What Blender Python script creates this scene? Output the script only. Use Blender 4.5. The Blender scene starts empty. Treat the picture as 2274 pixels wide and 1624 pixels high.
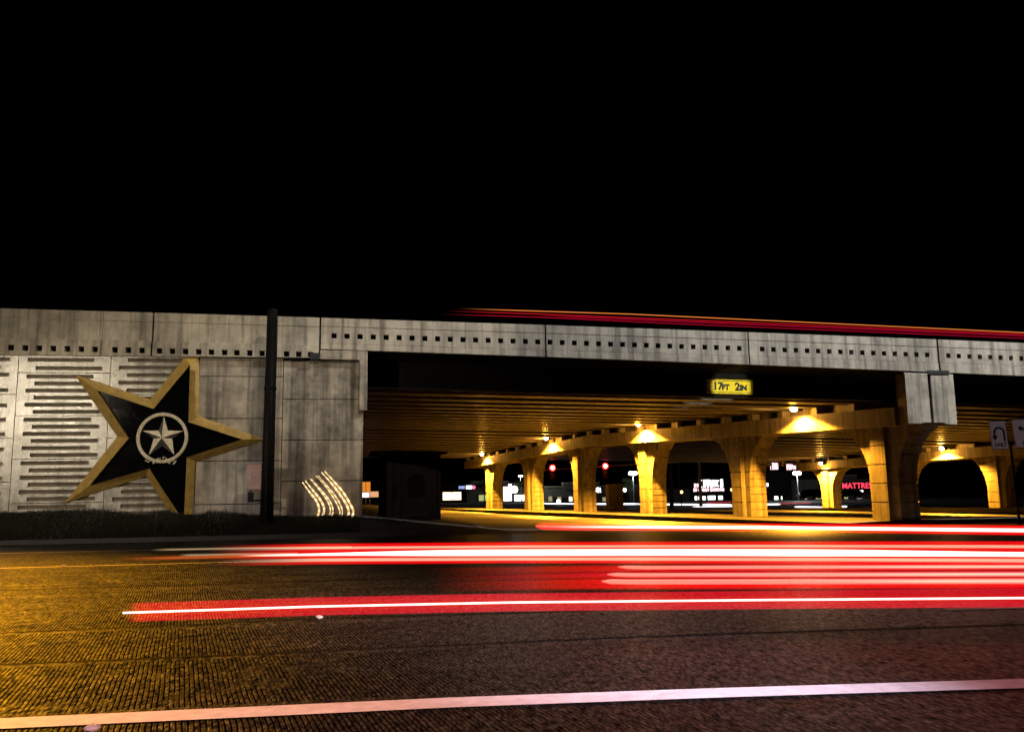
import bpy, math, random
from mathutils import Vector, Matrix
random.seed(7)
S = bpy.context.scene
COL = S.collection
R = math.radians

# ------------------------------------------------------------------ camera
FPX, CX, CY, CAMH = 1935.0, 1136.5, 812.0, 1.3          # measured on a 2273 x 1624 copy of the photograph
YAW, PITCH, ROLL = R(9), math.atan(288 / 1935), .0155
_f0 = Vector((math.sin(YAW), math.cos(YAW), 0)); _r0 = Vector((math.cos(YAW), -math.sin(YAW), 0)); _z = Vector((0, 0, 1))
FW = _f0 * math.cos(PITCH) + _z * math.sin(PITCH)
_u0 = -_f0 * math.sin(PITCH) + _z * math.cos(PITCH)
RT = _r0 * math.cos(ROLL) - _u0 * math.sin(ROLL)
UP = _u0 * math.cos(ROLL) + _r0 * math.sin(ROLL)
CAM = Vector((0, 0, CAMH))
cd = bpy.data.cameras.new('camera'); cam = bpy.data.objects.new('camera', cd); COL.objects.link(cam)
m = Matrix((RT, UP, -FW)).transposed().to_4x4(); m.translation = CAM
cam.matrix_world = m
cd.sensor_width = 36; cd.lens = 36 * FPX / 2273; cd.clip_end = 2000; cd.clip_start = .05
S.camera = cam

def atY(x, y, Y):
    d = FW + RT * ((x - CX) / FPX) - UP * ((y - CY) / FPX)
    return CAM + d * (Y / d.y)
def atZ(x, y, Z=0.0):
    d = FW + RT * ((x - CX) / FPX) - UP * ((y - CY) / FPX)
    return CAM + d * ((Z - CAMH) / d.z)

# ------------------------------------------------------------------ world (night sky)
w = bpy.data.worlds.new('World'); S.world = w; w.use_nodes = True
bg = w.node_tree.nodes['Background']
sky = w.node_tree.nodes.new('ShaderNodeTexSky'); sky.sky_type = 'NISHITA'; sky.sun_disc = False
sky.sun_elevation = R(-8); sky.sun_rotation = R(200)
w.node_tree.links.new(sky.outputs[0], bg.inputs[0]); bg.inputs[1].default_value = .004
S.view_settings.view_transform = 'Standard'; S.view_settings.look = 'None'
S.view_settings.exposure = 0; S.view_settings.gamma = 1; S.view_settings.use_curve_mapping = False
S.cycles.sample_clamp_indirect = 3.0
S.cycles.diffuse_bounces = 2; S.cycles.max_bounces = 6; S.cycles.transparent_max_bounces = 32
S.cycles.caustics_reflective = False

# ------------------------------------------------------------------ lamps out of frame, some spots added to brighten road and signs
def lamp(name, loc, col, power, target=None, spot=None, size=.25, blend=.4, par=None):
    l = bpy.data.lights.new(name, 'SPOT' if spot else 'POINT')
    l.color = col; l.energy = power; l.shadow_soft_size = size
    o = bpy.data.objects.new(name, l); COL.objects.link(o)
    if par: o.parent = par
    o.location = loc
    if spot:
        l.spot_size = R(spot); l.spot_blend = blend
        o.rotation_euler = (Vector(target) - Vector(loc)).to_track_quat('-Z', 'Y').to_euler()
    return o
WARM = (1, .83, .59); SOD = (1, .395, .024); COOL = (.93, 1, .93)
lamp('street_light', (-18.6, 13, 6.6), WARM, 8600, (-9.5, 33, 5.0), 56, .2, .7)
o = lamp('high_mast_light', (5, 15, 24), (1, .85, .62), 15000, (-3.2, 33, 6.4), 46, .25, .4); o.scale = (1, .38, 1)
o = lamp('high_mast_light', (25, 24, 30), (1, .98, .95), 88000, (25, 33, 6.6), 112, .25, .3); o.scale = (1, .048, 1)
lamp('high_mast_light', (-23, 39.5, 24), (1, .40, .006), 300000, (-10.5, 16.5, 0), 32, .45, 1)
lamp('unseen_spot', (-8.1, 10, 2.2), (.95, 1, 1), 2600, (-4.7, 33, 1.75), 7.5, .12, .9)  # passing car headlight, its glint falls on the lower wall panel
lamp('unseen_spot', (6.5, -3, 4), (.84, .80, 1), 17000, (.8, 9.6, 0), 23, .15, 1)  # cool spot added high over the road, imitating headlights from the right
lamp('unseen_spot', (.5, -3, 4.2), (1, .52, .66), 4300, (.3, 5.6, 0), 56, .15, 1)  # pink overhead spot added to brighten the white edge line
lamp('unseen_spot', (14, -6, 1.2), (1, .9, .95), 3200, (22.8, 28.5, 3.25), 4.2, .1, .5)  # narrow unseen spot added to brighten the lane signs
lamp('unseen_spot', (13, -4, 1.2), (1, .97, .75), 60000, (14.62, 34.1, 5.62), 2.7, .1, .3)  # narrow unseen spot added to brighten the clearance sign
lamp('brake_light', (3.4, 1.0, .9), (1, .05, .05), 260, (1.5, 4.4, 0), 120, .1, .8)

# ------------------------------------------------------------------ materials
def mat(name):
    mt = bpy.data.materials.new(name); mt.use_nodes = True
    nt = mt.node_tree
    return mt, nt, nt.nodes['Principled BSDF']
def N(nt, t, **k):
    n = nt.nodes.new(t)
    for a, b in k.items(): setattr(n, a, b)
    return n
def noise(nt, vec, scale, detail=4, rough=.55):
    n = N(nt, 'ShaderNodeTexNoise'); n.inputs['Scale'].default_value = scale
    n.inputs['Detail'].default_value = detail; n.inputs['Roughness'].default_value = rough
    nt.links.new(vec, n.inputs['Vector']); return n.outputs['Fac']
def mapped(nt, scale=(1, 1, 1), rot=(0, 0, 0), coord='Object'):
    tc = N(nt, 'ShaderNodeTexCoord'); mp = N(nt, 'ShaderNodeMapping')
    mp.inputs['Scale'].default_value = scale; mp.inputs['Rotation'].default_value = rot
    nt.links.new(tc.outputs[coord], mp.inputs['Vector']); return mp.outputs[0]
def ramp(nt, fac, stops, interp='LINEAR'):
    r = N(nt, 'ShaderNodeValToRGB'); r.color_ramp.interpolation = interp
    e = r.color_ramp.elements
    while len(e) < len(stops): e.new(.5)
    for k, (p, c) in enumerate(stops):
        e[k].position = p; e[k].color = (*c, 1) if len(c) == 3 else c
    nt.links.new(fac, r.inputs[0]); return r.outputs[0]
def mix(nt, a, b, fac, mode='MIX'):
    n = N(nt, 'ShaderNodeMix', data_type='RGBA', blend_type=mode)
    for s, v in ((6, a), (7, b), (0, fac)):
        if hasattr(v, 'links'): nt.links.new(v, n.inputs[s])
        else: n.inputs[s].default_value = (*v, 1) if isinstance(v, tuple) else v
    return n.outputs[2]
def math_(nt, op, a, b=None, c=None):
    n = N(nt, 'ShaderNodeMath', operation=op)
    for s, v in enumerate((a, b, c)):
        if v is None: continue
        if hasattr(v, 'links'): nt.links.new(v, n.inputs[s])
        else: n.inputs[s].default_value = v
    return n.outputs[0]

def concrete(name, c, var=.5, rough=.7, streak=.35, spec=.5, bump=.25, big=.35, rv=.15):
    mt, nt, p = mat(name)
    v = mapped(nt)
    n1 = noise(nt, v, big, 5, .6); n2 = noise(nt, v, 2.2, 6, .65); n3 = noise(nt, v, 38, 3, .7)
    vs = mapped(nt, (4.5, 4.5, .2)); n4 = noise(nt, vs, 1.0, 5, .6)
    lo = tuple(q * (1 - var) for q in c); hi = tuple(min(1, q * (1 + var * .6)) for q in c)
    base = ramp(nt, math_(nt, 'ADD', math_(nt, 'MULTIPLY', n1, .5), math_(nt, 'MULTIPLY', n2, .5)), [(.34, lo), (.66, hi)])
    st = ramp(nt, n4, [(.36, (1 - streak,) * 3), (.55, (1, 1, 1))])
    gr = ramp(nt, n3, [(.3, (.72,) * 3), (.7, (1.0,) * 3)])
    cc = mix(nt, mix(nt, base, st, 1.0, 'MULTIPLY'), gr, 1.0, 'MULTIPLY')
    nt.links.new(cc, p.inputs['Base Color'])
    rr = N(nt, 'ShaderNodeMapRange'); nt.links.new(n2, rr.inputs[0]); rr.inputs[1].default_value = .3; rr.inputs[2].default_value = .7
    rr.inputs[3].default_value = max(.05, rough - rv); rr.inputs[4].default_value = min(1, rough + rv); nt.links.new(rr.outputs[0], p.inputs['Roughness'])
    p.inputs['Specular IOR Level'].default_value = spec
    bp = N(nt, 'ShaderNodeBump'); bp.inputs['Strength'].default_value = bump; bp.inputs['Distance'].default_value = .02
    hh = math_(nt, 'ADD', n3, math_(nt, 'MULTIPLY', n2, 1.2)); nt.links.new(hh, bp.inputs['Height']); nt.links.new(bp.outputs[0], p.inputs['Normal'])
    return mt
def paint(name, c, rough=.5, metal=0, var=.25, scale=3):
    mt, nt, p = mat(name); v = mapped(nt)
    n = noise(nt, v, scale, 5, .65)
    nt.links.new(ramp(nt, n, [(.3, tuple(q * (1 - var) for q in c)), (.7, tuple(min(1, q * (1 + var)) for q in c))]), p.inputs['Base Color'])
    p.inputs['Roughness'].default_value = rough; p.inputs['Metallic'].default_value = metal
    return mt
def emit(name, c, s):
    mt, nt, p = mat(name)
    p.inputs['Base Color'].default_value = (.02, .02, .02, 1)
    p.inputs['Emission Color'].default_value = (*c, 1); p.inputs['Emission Strength'].default_value = s
    return mt

M = {}
M['wall'] = concrete('wall_concrete', (.31, .275, .225), .75, .55, .6, .5, .3, .6, .2)
M['aggregate'] = concrete('exposed_aggregate', (.21, .18, .14), .35, .95, .25, .1, .9)
M['panel'] = concrete('painted_panel', (.30, .285, .24), .6, .25, .6, 1.0, .22, .6, .10)
M['parapet'] = concrete('parapet_concrete', (.36, .33, .275), .5, .75, .55, .3, .2)
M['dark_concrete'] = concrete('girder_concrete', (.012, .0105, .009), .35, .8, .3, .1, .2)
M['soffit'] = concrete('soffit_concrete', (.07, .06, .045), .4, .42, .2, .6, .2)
M['pier'] = concrete('pier_concrete', (.33, .30, .24), .5, .75, .5, .3, .25)
M['cap'] = concrete('cap_concrete', (.30, .27, .21), .4, .7, .5, .3, .25)
M['gold'] = paint('gold_paint', (.30, .20, .05), .55, 0, .3, 4)
M['black_gloss'] = concrete('black_gloss_paint', (.0025, .0026, .0035), .3, .09, .1, .14, .12, .35, .03)
M['badge'] = paint('badge_paint', (.50, .46, .35), .6, 0, .3, 8)
M['badge_shade'] = paint('badge_shade_paint', (.045, .042, .04), .6, 0, .5, 8)
M['steel'] = paint('weathered_steel', (.007, .007, .008), .55, .2, .3, 6)
M['galv'] = paint('galvanised_steel', (.22, .22, .23), .45, .6, .25, 6)
M['cabinet'] = paint('cabinet_paint', (.21, .125, .11), .5, .1, .22, 3)
M['shed'] = paint('shed_paint', (.007, .006, .0068), .8, 0, .3, 2)
M['shed_dark'] = paint('shed_stain', (.0015, .0015, .0015), .9, 0, .3, 3)
M['shed_trim'] = paint('shed_trim', (.003, .0028, .003), .9, 0, .3, 3)
M['joint'] = paint('joint_filler', (.008, .008, .008), .9)
M['sign_yellow'] = paint('sign_yellow', (.85, .66, .004), .4, 0, .18, 5)
M['sign_white'] = paint('sign_white', (.62, .58, .60), .45, 0, .15, 5)
M['sign_black'] = paint('sign_black', (.008, .008, .008), .5)
M['lens_hot'] = emit('sodium_lens', (1, .80, .42), 60)
M['white_lens'] = emit('white_lens', (.93, .96, 1), 22)
M['red_lens'] = emit('red_signal_lens', (1, .02, .01), 9)
M['red_hot'] = emit('red_hot_lens', (1, .55, .5), 14)
M['store_wall'] = concrete('store_stucco', (.16, .155, .13), .25, .9, .2, .1, .2)
M['store_dark'] = concrete('store_dark', (.03, .03, .03), .25, .9, .2, .1, .2)
M['win_warm'] = emit('warm_window', (1, .80, .52), 2.2)
M['win_white'] = emit('white_window', (.98, 1, .86), 3.0)
M['win_dim'] = emit('dim_window', (1, .78, .42), .35)
M['win_green'] = emit('greenish_window', (.85, .95, .35), .5)
M['neon_white'] = emit('lit_white_letters', (1, .98, .98), 4)
M['neon_red'] = emit('lit_red_letters', (1, .05, .10), 1.8)
M['neon_pink'] = emit('lit_pink_letters', (1, .62, .66), 2.4)
M['neon_blue'] = emit('lit_blue_letters', (.42, .5, 1), 1.3)
M['cornice'] = concrete('cornice', (.30, .28, .18), .25, .9, .2, .1, .2)
M['lens_off'] = paint('unlit_lens', (.02, .015, .01), .3)
M['bark'] = paint('bark', (.05, .04, .03), .9, 0, .4, 6)
M['leaf'] = paint('leaf', (.06, .075, .025), .7, 0, .4, 2)

for k_ in ('shed', 'shed_dark', 'shed_trim', 'steel'): M[k_].node_tree.nodes['Principled BSDF'].inputs['Specular IOR Level'].default_value = .08
# road: tined concrete, grooves run skew to the lanes
def road_material():
    mt, nt, p = mat('tined_concrete')
    v = mapped(nt)
    n_big = noise(nt, v, .18, 4, .55); n_mid = noise(nt, v, 1.6, 5, .6); n_fine = math_(nt, 'ADD', math_(nt, 'MULTIPLY', noise(nt, v, 34, 2, .6), .5), math_(nt, 'MULTIPLY', noise(nt, v, 13, 3, .7), .5))
    lanes = noise(nt, mapped(nt, (.06, 1.1, 1)), 1.0, 3, .5)
    tar = noise(nt, mapped(nt, (.5, .9, 1)), 1.3, 5, .6)
    c = ramp(nt, math_(nt, 'ADD', math_(nt, 'MULTIPLY', n_mid, .45), math_(nt, 'MULTIPLY', lanes, .55)), [(.30, (.003, .0028, .0027)), (.70, (.017, .0158, .0150))])
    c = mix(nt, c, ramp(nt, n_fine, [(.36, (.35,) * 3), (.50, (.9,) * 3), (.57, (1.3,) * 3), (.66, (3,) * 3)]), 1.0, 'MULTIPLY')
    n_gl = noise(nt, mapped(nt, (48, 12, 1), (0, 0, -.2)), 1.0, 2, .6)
    c = mix(nt, c, ramp(nt, n_gl, [(.36, (.5,) * 3), (.52, (.95,) * 3), (.61, (1.6,) * 3), (.68, (5,) * 3)]), 1.0, 'MULTIPLY')  # road glitter painted into the colour as pale grain streaks
    # grooves
    sep = N(nt, 'ShaderNodeSeparateXYZ'); tc = N(nt, 'ShaderNodeTexCoord'); nt.links.new(tc.outputs['Object'], sep.inputs[0])
    band = math_(nt, 'FLOOR', math_(nt, 'DIVIDE', math_(nt, 'SUBTRACT', sep.outputs[1], .45), 1.88))
    wob = noise(nt, mapped(nt, (1.2, 3.5, 1)), 1.0, 2, .5)
    xs = math_(nt, 'ADD', sep.outputs[0], math_(nt, 'MULTIPLY', sep.outputs[1], .205))
    xs = math_(nt, 'ADD', xs, math_(nt, 'MULTIPLY', band, .0173)); xs = math_(nt, 'ADD', xs, math_(nt, 'MULTIPLY', wob, .012))
    ph = math_(nt, 'FRACT', math_(nt, 'DIVIDE', xs, .034))
    gr = math_(nt, 'ABSOLUTE', math_(nt, 'SUBTRACT', ph, .5))
    wear_and_light = ramp(nt, math_(nt, 'ADD', math_(nt, 'MULTIPLY', tar, .6), math_(nt, 'MULTIPLY', noise(nt, mapped(nt, (8, 1.3, 1)), 1, 2), .4)), [(.30, (0,) * 3), (.46, (1,) * 3)])
    lat = N(nt, 'ShaderNodeMapRange'); nt.links.new(sep.outputs[0], lat.inputs[0])
    lat.inputs[1].default_value = .2; lat.inputs[2].default_value = 4.2; lat.inputs[3].default_value = 1; lat.inputs[4].default_value = .12
    wear_and_light = math_(nt, 'MULTIPLY', wear_and_light, lat.outputs[0])  # patchy wear, plus a painted fade to the right imitating the light's direction
    wear_and_light = math_(nt, 'MULTIPLY', wear_and_light, math_(nt, 'LESS_THAN', math_(nt, 'FRACT', math_(nt, 'DIVIDE', math_(nt, 'SUBTRACT', sep.outputs[1], .45), 1.88)), .92))
    g = ramp(nt, gr, [(.12, (0,) * 3), (.22, (1,) * 3)])           # 0 inside the groove
    g = mix(nt, (1, 1, 1), g, wear_and_light)
    c = mix(nt, c, mix(nt, (.07, .07, .07), (1, 1, 1), g), 1.0, 'MULTIPLY')
    # joints between slabs, along the lanes
    nt.links.new(c, p.inputs['Base Color'])
    gl2 = noise(nt, mapped(nt, (16, 5, 1), (0, 0, -.2)), 1.0, 3, .6)
    spk = ramp(nt, math_(nt, 'ADD', math_(nt, 'MULTIPLY', n_gl, .55), math_(nt, 'MULTIPLY', gl2, .45)), [(.38, (.0,) * 3), (.48, (.05,) * 3), (.56, (.28,) * 3), (.62, (1,) * 3)])
    big_ = ramp(nt, n_mid, [(.32, (.25,) * 3), (.62, (1,) * 3)])
    gsp = N(nt, 'ShaderNodeSeparateColor'); nt.links.new(mix(nt, mix(nt, spk, big_, 1.0, 'MULTIPLY'), g, 1.0, 'MULTIPLY'), gsp.inputs[0])
    nt.links.new(gsp.outputs[0], p.inputs['Specular IOR Level'])
    nt.links.new(ramp(nt, math_(nt, 'ADD', math_(nt, 'MULTIPLY', n_fine, .6), math_(nt, 'MULTIPLY', n_mid, .4)), [(.3, (.36,) * 3), (.7, (.66,) * 3)]), p.inputs['Roughness'])
    b1 = N(nt, 'ShaderNodeBump'); b1.inputs['Strength'].default_value = .35; b1.inputs['Distance'].default_value = .004
    nt.links.new(g, b1.inputs['Height'])
    b2 = N(nt, 'ShaderNodeBump'); b2.inputs['Strength'].default_value = .75; b2.inputs['Distance'].default_value = .012
    nt.links.new(n_fine, b2.inputs['Height']); nt.links.new(b1.outputs[0], b2.inputs['Normal'])
    nt.links.new(b2.outputs[0], p.inputs['Normal'])
    return mt
M['road'] = road_material()
M['street'] = concrete('street_concrete', (.07, .063, .05), .3, .6, .0, .4, .35)
M['island'] = concrete('island_concrete', (.07, .064, .05), .35, .75, .0, .3, .35)
M['kerb'] = concrete('kerb_concrete', (.05, .048, .05), .35, .8, .2, .3, .3)
M['soil'] = concrete('bank_soil', (.010, .009, .006), .4, .95, 0, .1, .8)
M['marking'] = paint('road_paint', (.80, .76, .77), .6, 0, .18, 9)
M['marking_worn'] = paint('worn_road_paint', (.42, .39, .36), .6, 0, .35, 7)
M['tar'] = paint('tar_joint', (.0012, .0012, .0014), .8, 0, .4, 4)
M['tar'].node_tree.nodes['Principled BSDF'].inputs['Specular IOR Level'].default_value = .05
mt, nt, p = mat('grass_blades'); v = mapped(nt)
nt.links.new(ramp(nt, noise(nt, v, 1.5, 3), [(.3, (.002, .004, .0008)), (.55, (.005, .008, .0016)), (.75, (.018, .017, .005))]), p.inputs['Base Color'])
p.inputs['Roughness'].default_value = .6; M['grass'] = mt

# ------------------------------------------------------------------ mesh helpers
class MB:
    def __init__(s): s.v = []; s.f = []; s.mi = []; s.cur = 0
    def add(s, vs, fs):
        o = len(s.v); s.v += [tuple(q) for q in vs]; s.f += [tuple(o + i for i in f) for f in fs]; s.mi += [s.cur] * len(fs); return s
    def box(s, x0, x1, y0, y1, z0, z1):
        return s.hexa(x0, x1, y0, y1, (z0, z0), (z1, z1))
    def hexa(s, x0, x1, y0, y1, zb, zt):       # zb, zt = (z at x0, z at x1)
        return s.add([(x0, y0, zb[0]), (x1, y0, zb[1]), (x1, y1, zb[1]), (x0, y1, zb[0]), (x0, y0, zt[0]), (x1, y0, zt[1]), (x1, y1, zt[1]), (x0, y1, zt[0])],
                     [(0, 3, 2, 1), (4, 5, 6, 7), (0, 1, 5, 4), (1, 2, 6, 5), (2, 3, 7, 6), (3, 0, 4, 7)])
    def hex8(s, p):                             # bottom loop 0-3 counter-clockwise from above, top loop 4-7
        return s.add(p, [(0, 3, 2, 1), (4, 5, 6, 7), (0, 1, 5, 4), (1, 2, 6, 5), (2, 3, 7, 6), (3, 0, 4, 7)])
    def loft(s, rings, cap=True):
        n = len(rings[0]); o = len(s.v)
        for r in rings: s.v += [tuple(q) for q in r]
        for k in range(len(rings) - 1):
            for i in range(n):
                j = (i + 1) % n
                s.f.append((o + k * n + i, o + k * n + j, o + (k + 1) * n + j, o + (k + 1) * n + i)); s.mi.append(s.cur)
        if cap:
            s.f.append(tuple(o + i for i in reversed(range(n)))); s.mi.append(s.cur)
            s.f.append(tuple(o + (len(rings) - 1) * n + i for i in range(n))); s.mi.append(s.cur)
        return s
    def tube(s, pts, rad, n=12):
        pts = [Vector(q) for q in pts]; rings = []
        for k, q in enumerate(pts):
            d = (pts[min(k + 1, len(pts) - 1)] - pts[max(k - 1, 0)]).normalized()
            a = d.cross(Vector((0, 0, 1)) if abs(d.z) < .9 else Vector((1, 0, 0))).normalized(); b = d.cross(a)
            rr = rad[k] if isinstance(rad, (list, tuple)) else rad
            rings.append([q + (a * math.cos(t) + b * math.sin(t)) * rr for t in [2 * math.pi * i / n for i in range(n)]])
        return s.loft(rings)
    def prism(s, poly, y0, y1):                 # polygon in XZ (any order), extruded in Y
        n = len(poly); a = sum(poly[i][0] * poly[(i + 1) % n][1] - poly[(i + 1) % n][0] * poly[i][1] for i in range(n))
        if a < 0: poly = poly[::-1]
        vs = [(x, y0, z) for x, z in poly] + [(x, y1, z) for x, z in poly]
        fs = [tuple(range(n)), tuple(reversed(range(n, 2 * n)))] + [(i, n + i, n + (i + 1) % n, (i + 1) % n) for i in range(n)]
        return s.add(vs, fs)
    def sphere(s, c, r, n=12, m=8, sc=(1, 1, 1)):
        c = Vector(c); rings = []
        for k in range(m + 1):
            t = math.pi * (k + .0001) / (m + .0002)
            rings.append([c + Vector((r * sc[0] * math.sin(t) * math.cos(a), r * sc[1] * math.sin(t) * math.sin(a), -r * sc[2] * math.cos(t))) for a in [2 * math.pi * i / n for i in range(n)]])
        return s.loft(rings)
    def build(s, name, m, parent=None, bevel=0, smooth=False, loc=None):
        me = bpy.data.meshes.new(name)
        if loc is not None: s.v = [(x - loc[0], y - loc[1], z - loc[2]) for x, y, z in s.v]
        me.from_pydata(s.v, [], s.f); me.update()
        for q in (m if isinstance(m, list) else [m]): me.materials.append(q)
        if isinstance(m, list): me.polygons.foreach_set('material_index', s.mi)
        if smooth: me.polygons.foreach_set('use_smooth', [True] * len(me.polygons))
        o = bpy.data.objects.new(name, me); COL.objects.link(o)
        if parent: o.parent = parent
        if loc is not None: o.location = loc
        if bevel:
            b = o.modifiers.new('bevel', 'BEVEL'); b.width = bevel; b.segments = 2; b.limit_method = 'ANGLE'; b.angle_limit = R(40)
        return o
def tag(o, label=None, cat=None, group=None, kind=None):
    if label: o['label'] = label
    if cat: o['category'] = cat
    if group: o['group'] = group
    if kind: o['kind'] = kind
    return o
def empty(name, loc=(0, 0, 0), rz=0):
    o = bpy.data.objects.new(name, None); COL.objects.link(o); o.location = loc; o.rotation_euler = (0, 0, rz); o.empty_display_size = .3; return o
def copy_tree(o, parent=None):
    c = o.copy(); COL.objects.link(c); c.parent = parent
    for ch in list(o.children): copy_tree(ch, c)
    return c
def text_mesh(name, body, size, m, parent, loc, rot, depth=.01, bold=.0, align='CENTER', sx=1.0):
    cu = bpy.data.curves.new(name, 'FONT'); cu.body = body; cu.size = size; cu.align_x = align; cu.align_y = 'CENTER'
    cu.extrude = depth; cu.offset = bold
    t = bpy.data.objects.new(name, cu); COL.objects.link(t)
    dg = bpy.context.evaluated_depsgraph_get(); me = bpy.data.meshes.new_from_object(t.evaluated_get(dg))
    bpy.data.objects.remove(t)
    me.materials.clear(); me.materials.append(m)
    o = bpy.data.objects.new(name, me); COL.objects.link(o); o.parent = parent; o.location = loc; o.rotation_euler = rot; o.scale = (sx, 1, 1)
    return o

# ------------------------------------------------------------------ shape of the place
SK = .205                                       # the cross street runs skew: x falls by SK per metre of y
def T(x): return 8.015 - .0165 * x - .00017 * x * x          # top of the parapet
def crown(y): return .75 * (1 - min(1, abs(y - 63) / 29))
def zb(x, y): return 5.23 + (T(x) - T(14.5)) + crown(y)      # underside of the girders
def base(x):                                                 # ground along the foot of the wall
    if x < -.4: return .62 - .030 * (x + .4)
    return max(0, .62 - .11 * (x + .4))
def smooth(t): t = max(0, min(1, t)); return t * t * (3 - 2 * t)
def ground(x, y):
    if y < 30.6: return 0
    b = base(min(x, 8)) * smooth((y - 30.6) / 2.2)
    b += .16 * smooth((y - 30.6) / .8) * (1 - smooth((y - 31.5) / 1.4)) if x < -.5 else 0
    if x > 6: b -= .17 * smooth((x - 6) / 6) * smooth((y - 30.6) / 3)
    if x > 19: b -= .0186 * (min(x, 70) - 19) * smooth((y - 33) / 10)
    return b

# ------------------------------------------------------------------ setting: road, street, bank
b = MB(); b.add([(-70, -25, 0), (110, -25, 0), (110, 30.2, 0), (-70, 30.2, 0)], [(0, 1, 2, 3)])
tag(b.build('road', M['road']), kind='structure')
xs = [-70, -50, -35] + [-26 + k * .5 for k in range(70)] + [10 + 2 * k for k in range(36)] + [90, 120, 200, 400]
ys = [30.4 + .2 * k for k in range(14)] + [33.3 + 1.5 * k for k in range(40)] + [100, 120, 160, 240, 420, 900]
b = MB(); nx = len(xs)
b.v = [(x, y, ground(x, y) - .02) for y in ys for x in xs]
b.f = [(j * nx + i, j * nx + i + 1, (j + 1) * nx + i + 1, (j + 1) * nx + i) for j in range(len(ys) - 1) for i in range(nx - 1)]
b.mi = [0] * len(b.f)
for k, f in enumerate(b.f):
    cx_ = b.v[f[0]][0]; cy_ = b.v[f[0]][1]
    b.mi[k] = 1 if cx_ < -.6 and cy_ < 33.4 else (0 if cx_ > 40 and cy_ < 97 else 2)
M['asphalt'] = concrete('asphalt', (.035, .034, .033), .3, .8, 0, .3, .4)
tag(b.build('cross_street', [M['street'], M['soil'], M['asphalt']], smooth=True), kind='structure')
b = MB(); n_ = 40                                # paler strip along the island, imitating the lamps' pool of light
for k in range(n_):
    y0, y1 = 31.6 + 64 * k / n_, 31.6 + 64 * (k + 1) / n_
    e = lambda y, d: (17.98 - SK * (y - 34.8) - d, y, ground(17.98 - SK * (y - 34.8) - d, y) - .012)
    b.add([e(y0, 4.2), e(y0, 0), e(y1, 0), e(y1, 4.2)], [(0, 1, 2, 3)])
tag(b.build('pale_light_strip', M['street']), kind='structure')
# kerb along the bank, turning into the cross street
b = MB()
kp = [(-70, 30.3), (-2.0, 30.3), (.6, 30.55), (2.4, 31.3), (3.6, 32.6), (4.2, 34.5), (3.9, 38), (-7.5, 92)]
for (x0, y0), (x1, y1) in zip(kp, kp[1:]):
    n = Vector((y0 - y1, x1 - x0, 0)).normalized() * .18
    b.hex8([(x0, y0, -.05), (x1, y1, -.05), (x1 + n.x, y1 + n.y, -.05), (x0 + n.x, y0 + n.y, -.05),
            (x0, y0, .15), (x1, y1, .15), (x1 + n.x, y1 + n.y, .15), (x0 + n.x, y0 + n.y, .15)])
tag(b.build('kerb', M['kerb'], bevel=.015), kind='structure')
# raised island under the first row of piers and a second one
def island(x0, x1, ynear, yfar, zoff):
    b = MB(); pts = []
    def px(x, y): return x - SK * (y - 34.8)
    r = 2.2
    for k in range(7):
        a = math.pi + math.pi / 2 * k / 6
        pts.append((px(x0, ynear) + r + r * math.cos(a), ynear + r + r * math.sin(a)))
    for k in range(7):
        a = 1.5 * math.pi + math.pi / 2 * k / 6
        pts.append((px(x1, ynear) - r + r * math.cos(a), ynear + r + r * math.sin(a)))
    pts += [(px(x1, yfar), yfar), (px(x0, yfar), yfar)]
    n = len(pts)
    top = [(x, y, ground(x, y) + .16) for x, y in pts]; bot = [(x, y, ground(x, y) - .2) for x, y in pts]
    # kerb ring 0.16 wide, then the paved top
    c = Vector((sum(p[0] for p in pts) / n, sum(p[1] for p in pts) / n))
    b.cur = 1
    inn = []
    for k in range(n):
        p0, p1, p2 = (Vector(pts[(k + d) % n]) for d in (-1, 0, 1))
        nn = ((p1 - p0).normalized() + (p2 - p1).normalized()); nn = Vector((-nn.y, nn.x)).normalized() * .16
        q = p1 + nn; inn.append((q.x, q.y, ground(q.x, q.y) + .16))
    o = len(b.v); b.v += bot + top + inn
    for k in range(n):
        j = (k + 1) % n
        b.f.append((o + k, o + j, o + n + j, o + n + k)); b.mi.append(1)
        b.f.append((o + n + k, o + n + j, o + 2 * n + j, o + 2 * n + k)); b.mi.append(1)
    b.f.append(tuple(o + 2 * n + k for k in range(n))); b.mi.append(0)
    return b
tag(island(18.0, 28.5, 30.9, 96, 0).build('median_island', [M['island'], M['kerb']]), kind='structure')
tag(island(54.0, 62, 32, 96, 0).build('median_island', [M['island'], M['kerb']]), kind='structure')

def strip(pts, w, z, name, m):
    b = MB(); n = len(pts)
    for k in range(n - 1):
        (x0, y0), (x1, y1) = pts[k], pts[k + 1]
        b.add([(x0, y0 - w / 2, z), (x1, y1 - w / 2, z), (x1, y1 + w / 2, z), (x0, y0 + w / 2, z)], [(0, 1, 2, 3)])
    return tag(b.build(name, m), kind='structure')
def smoothline(pts, n=26):
    out = []
    for k in range(n + 1):
        t = k / n * (len(pts) - 1); i = min(int(t), len(pts) - 2); a = t - i
        out.append((pts[i][0] * (1 - a) + pts[i + 1][0] * a, pts[i][1] * (1 - a) + pts[i + 1][1] * a))
    return out
strip([(-9, 5.78), (-2.2, 5.86), (.5, 5.80), (2.25, 5.68), (4.3, 5.49), (9, 5.0), (16, 4.0)], .27, .008, 'edge_line', M['marking'])
strip([(-60, 19.2), (-1, 19.56), (20, 19.3)], .12, .008, 'lane_line', M['marking_worn'])
strip([(-60, 25.8), (-1.6, 25.2), (3, 25)], .16, .008, 'lane_line', M['marking_worn'])
strip([(6.15, 8.93), (9.2, 8.6)], .12, .008, 'lane_line', M['marking'])
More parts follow.
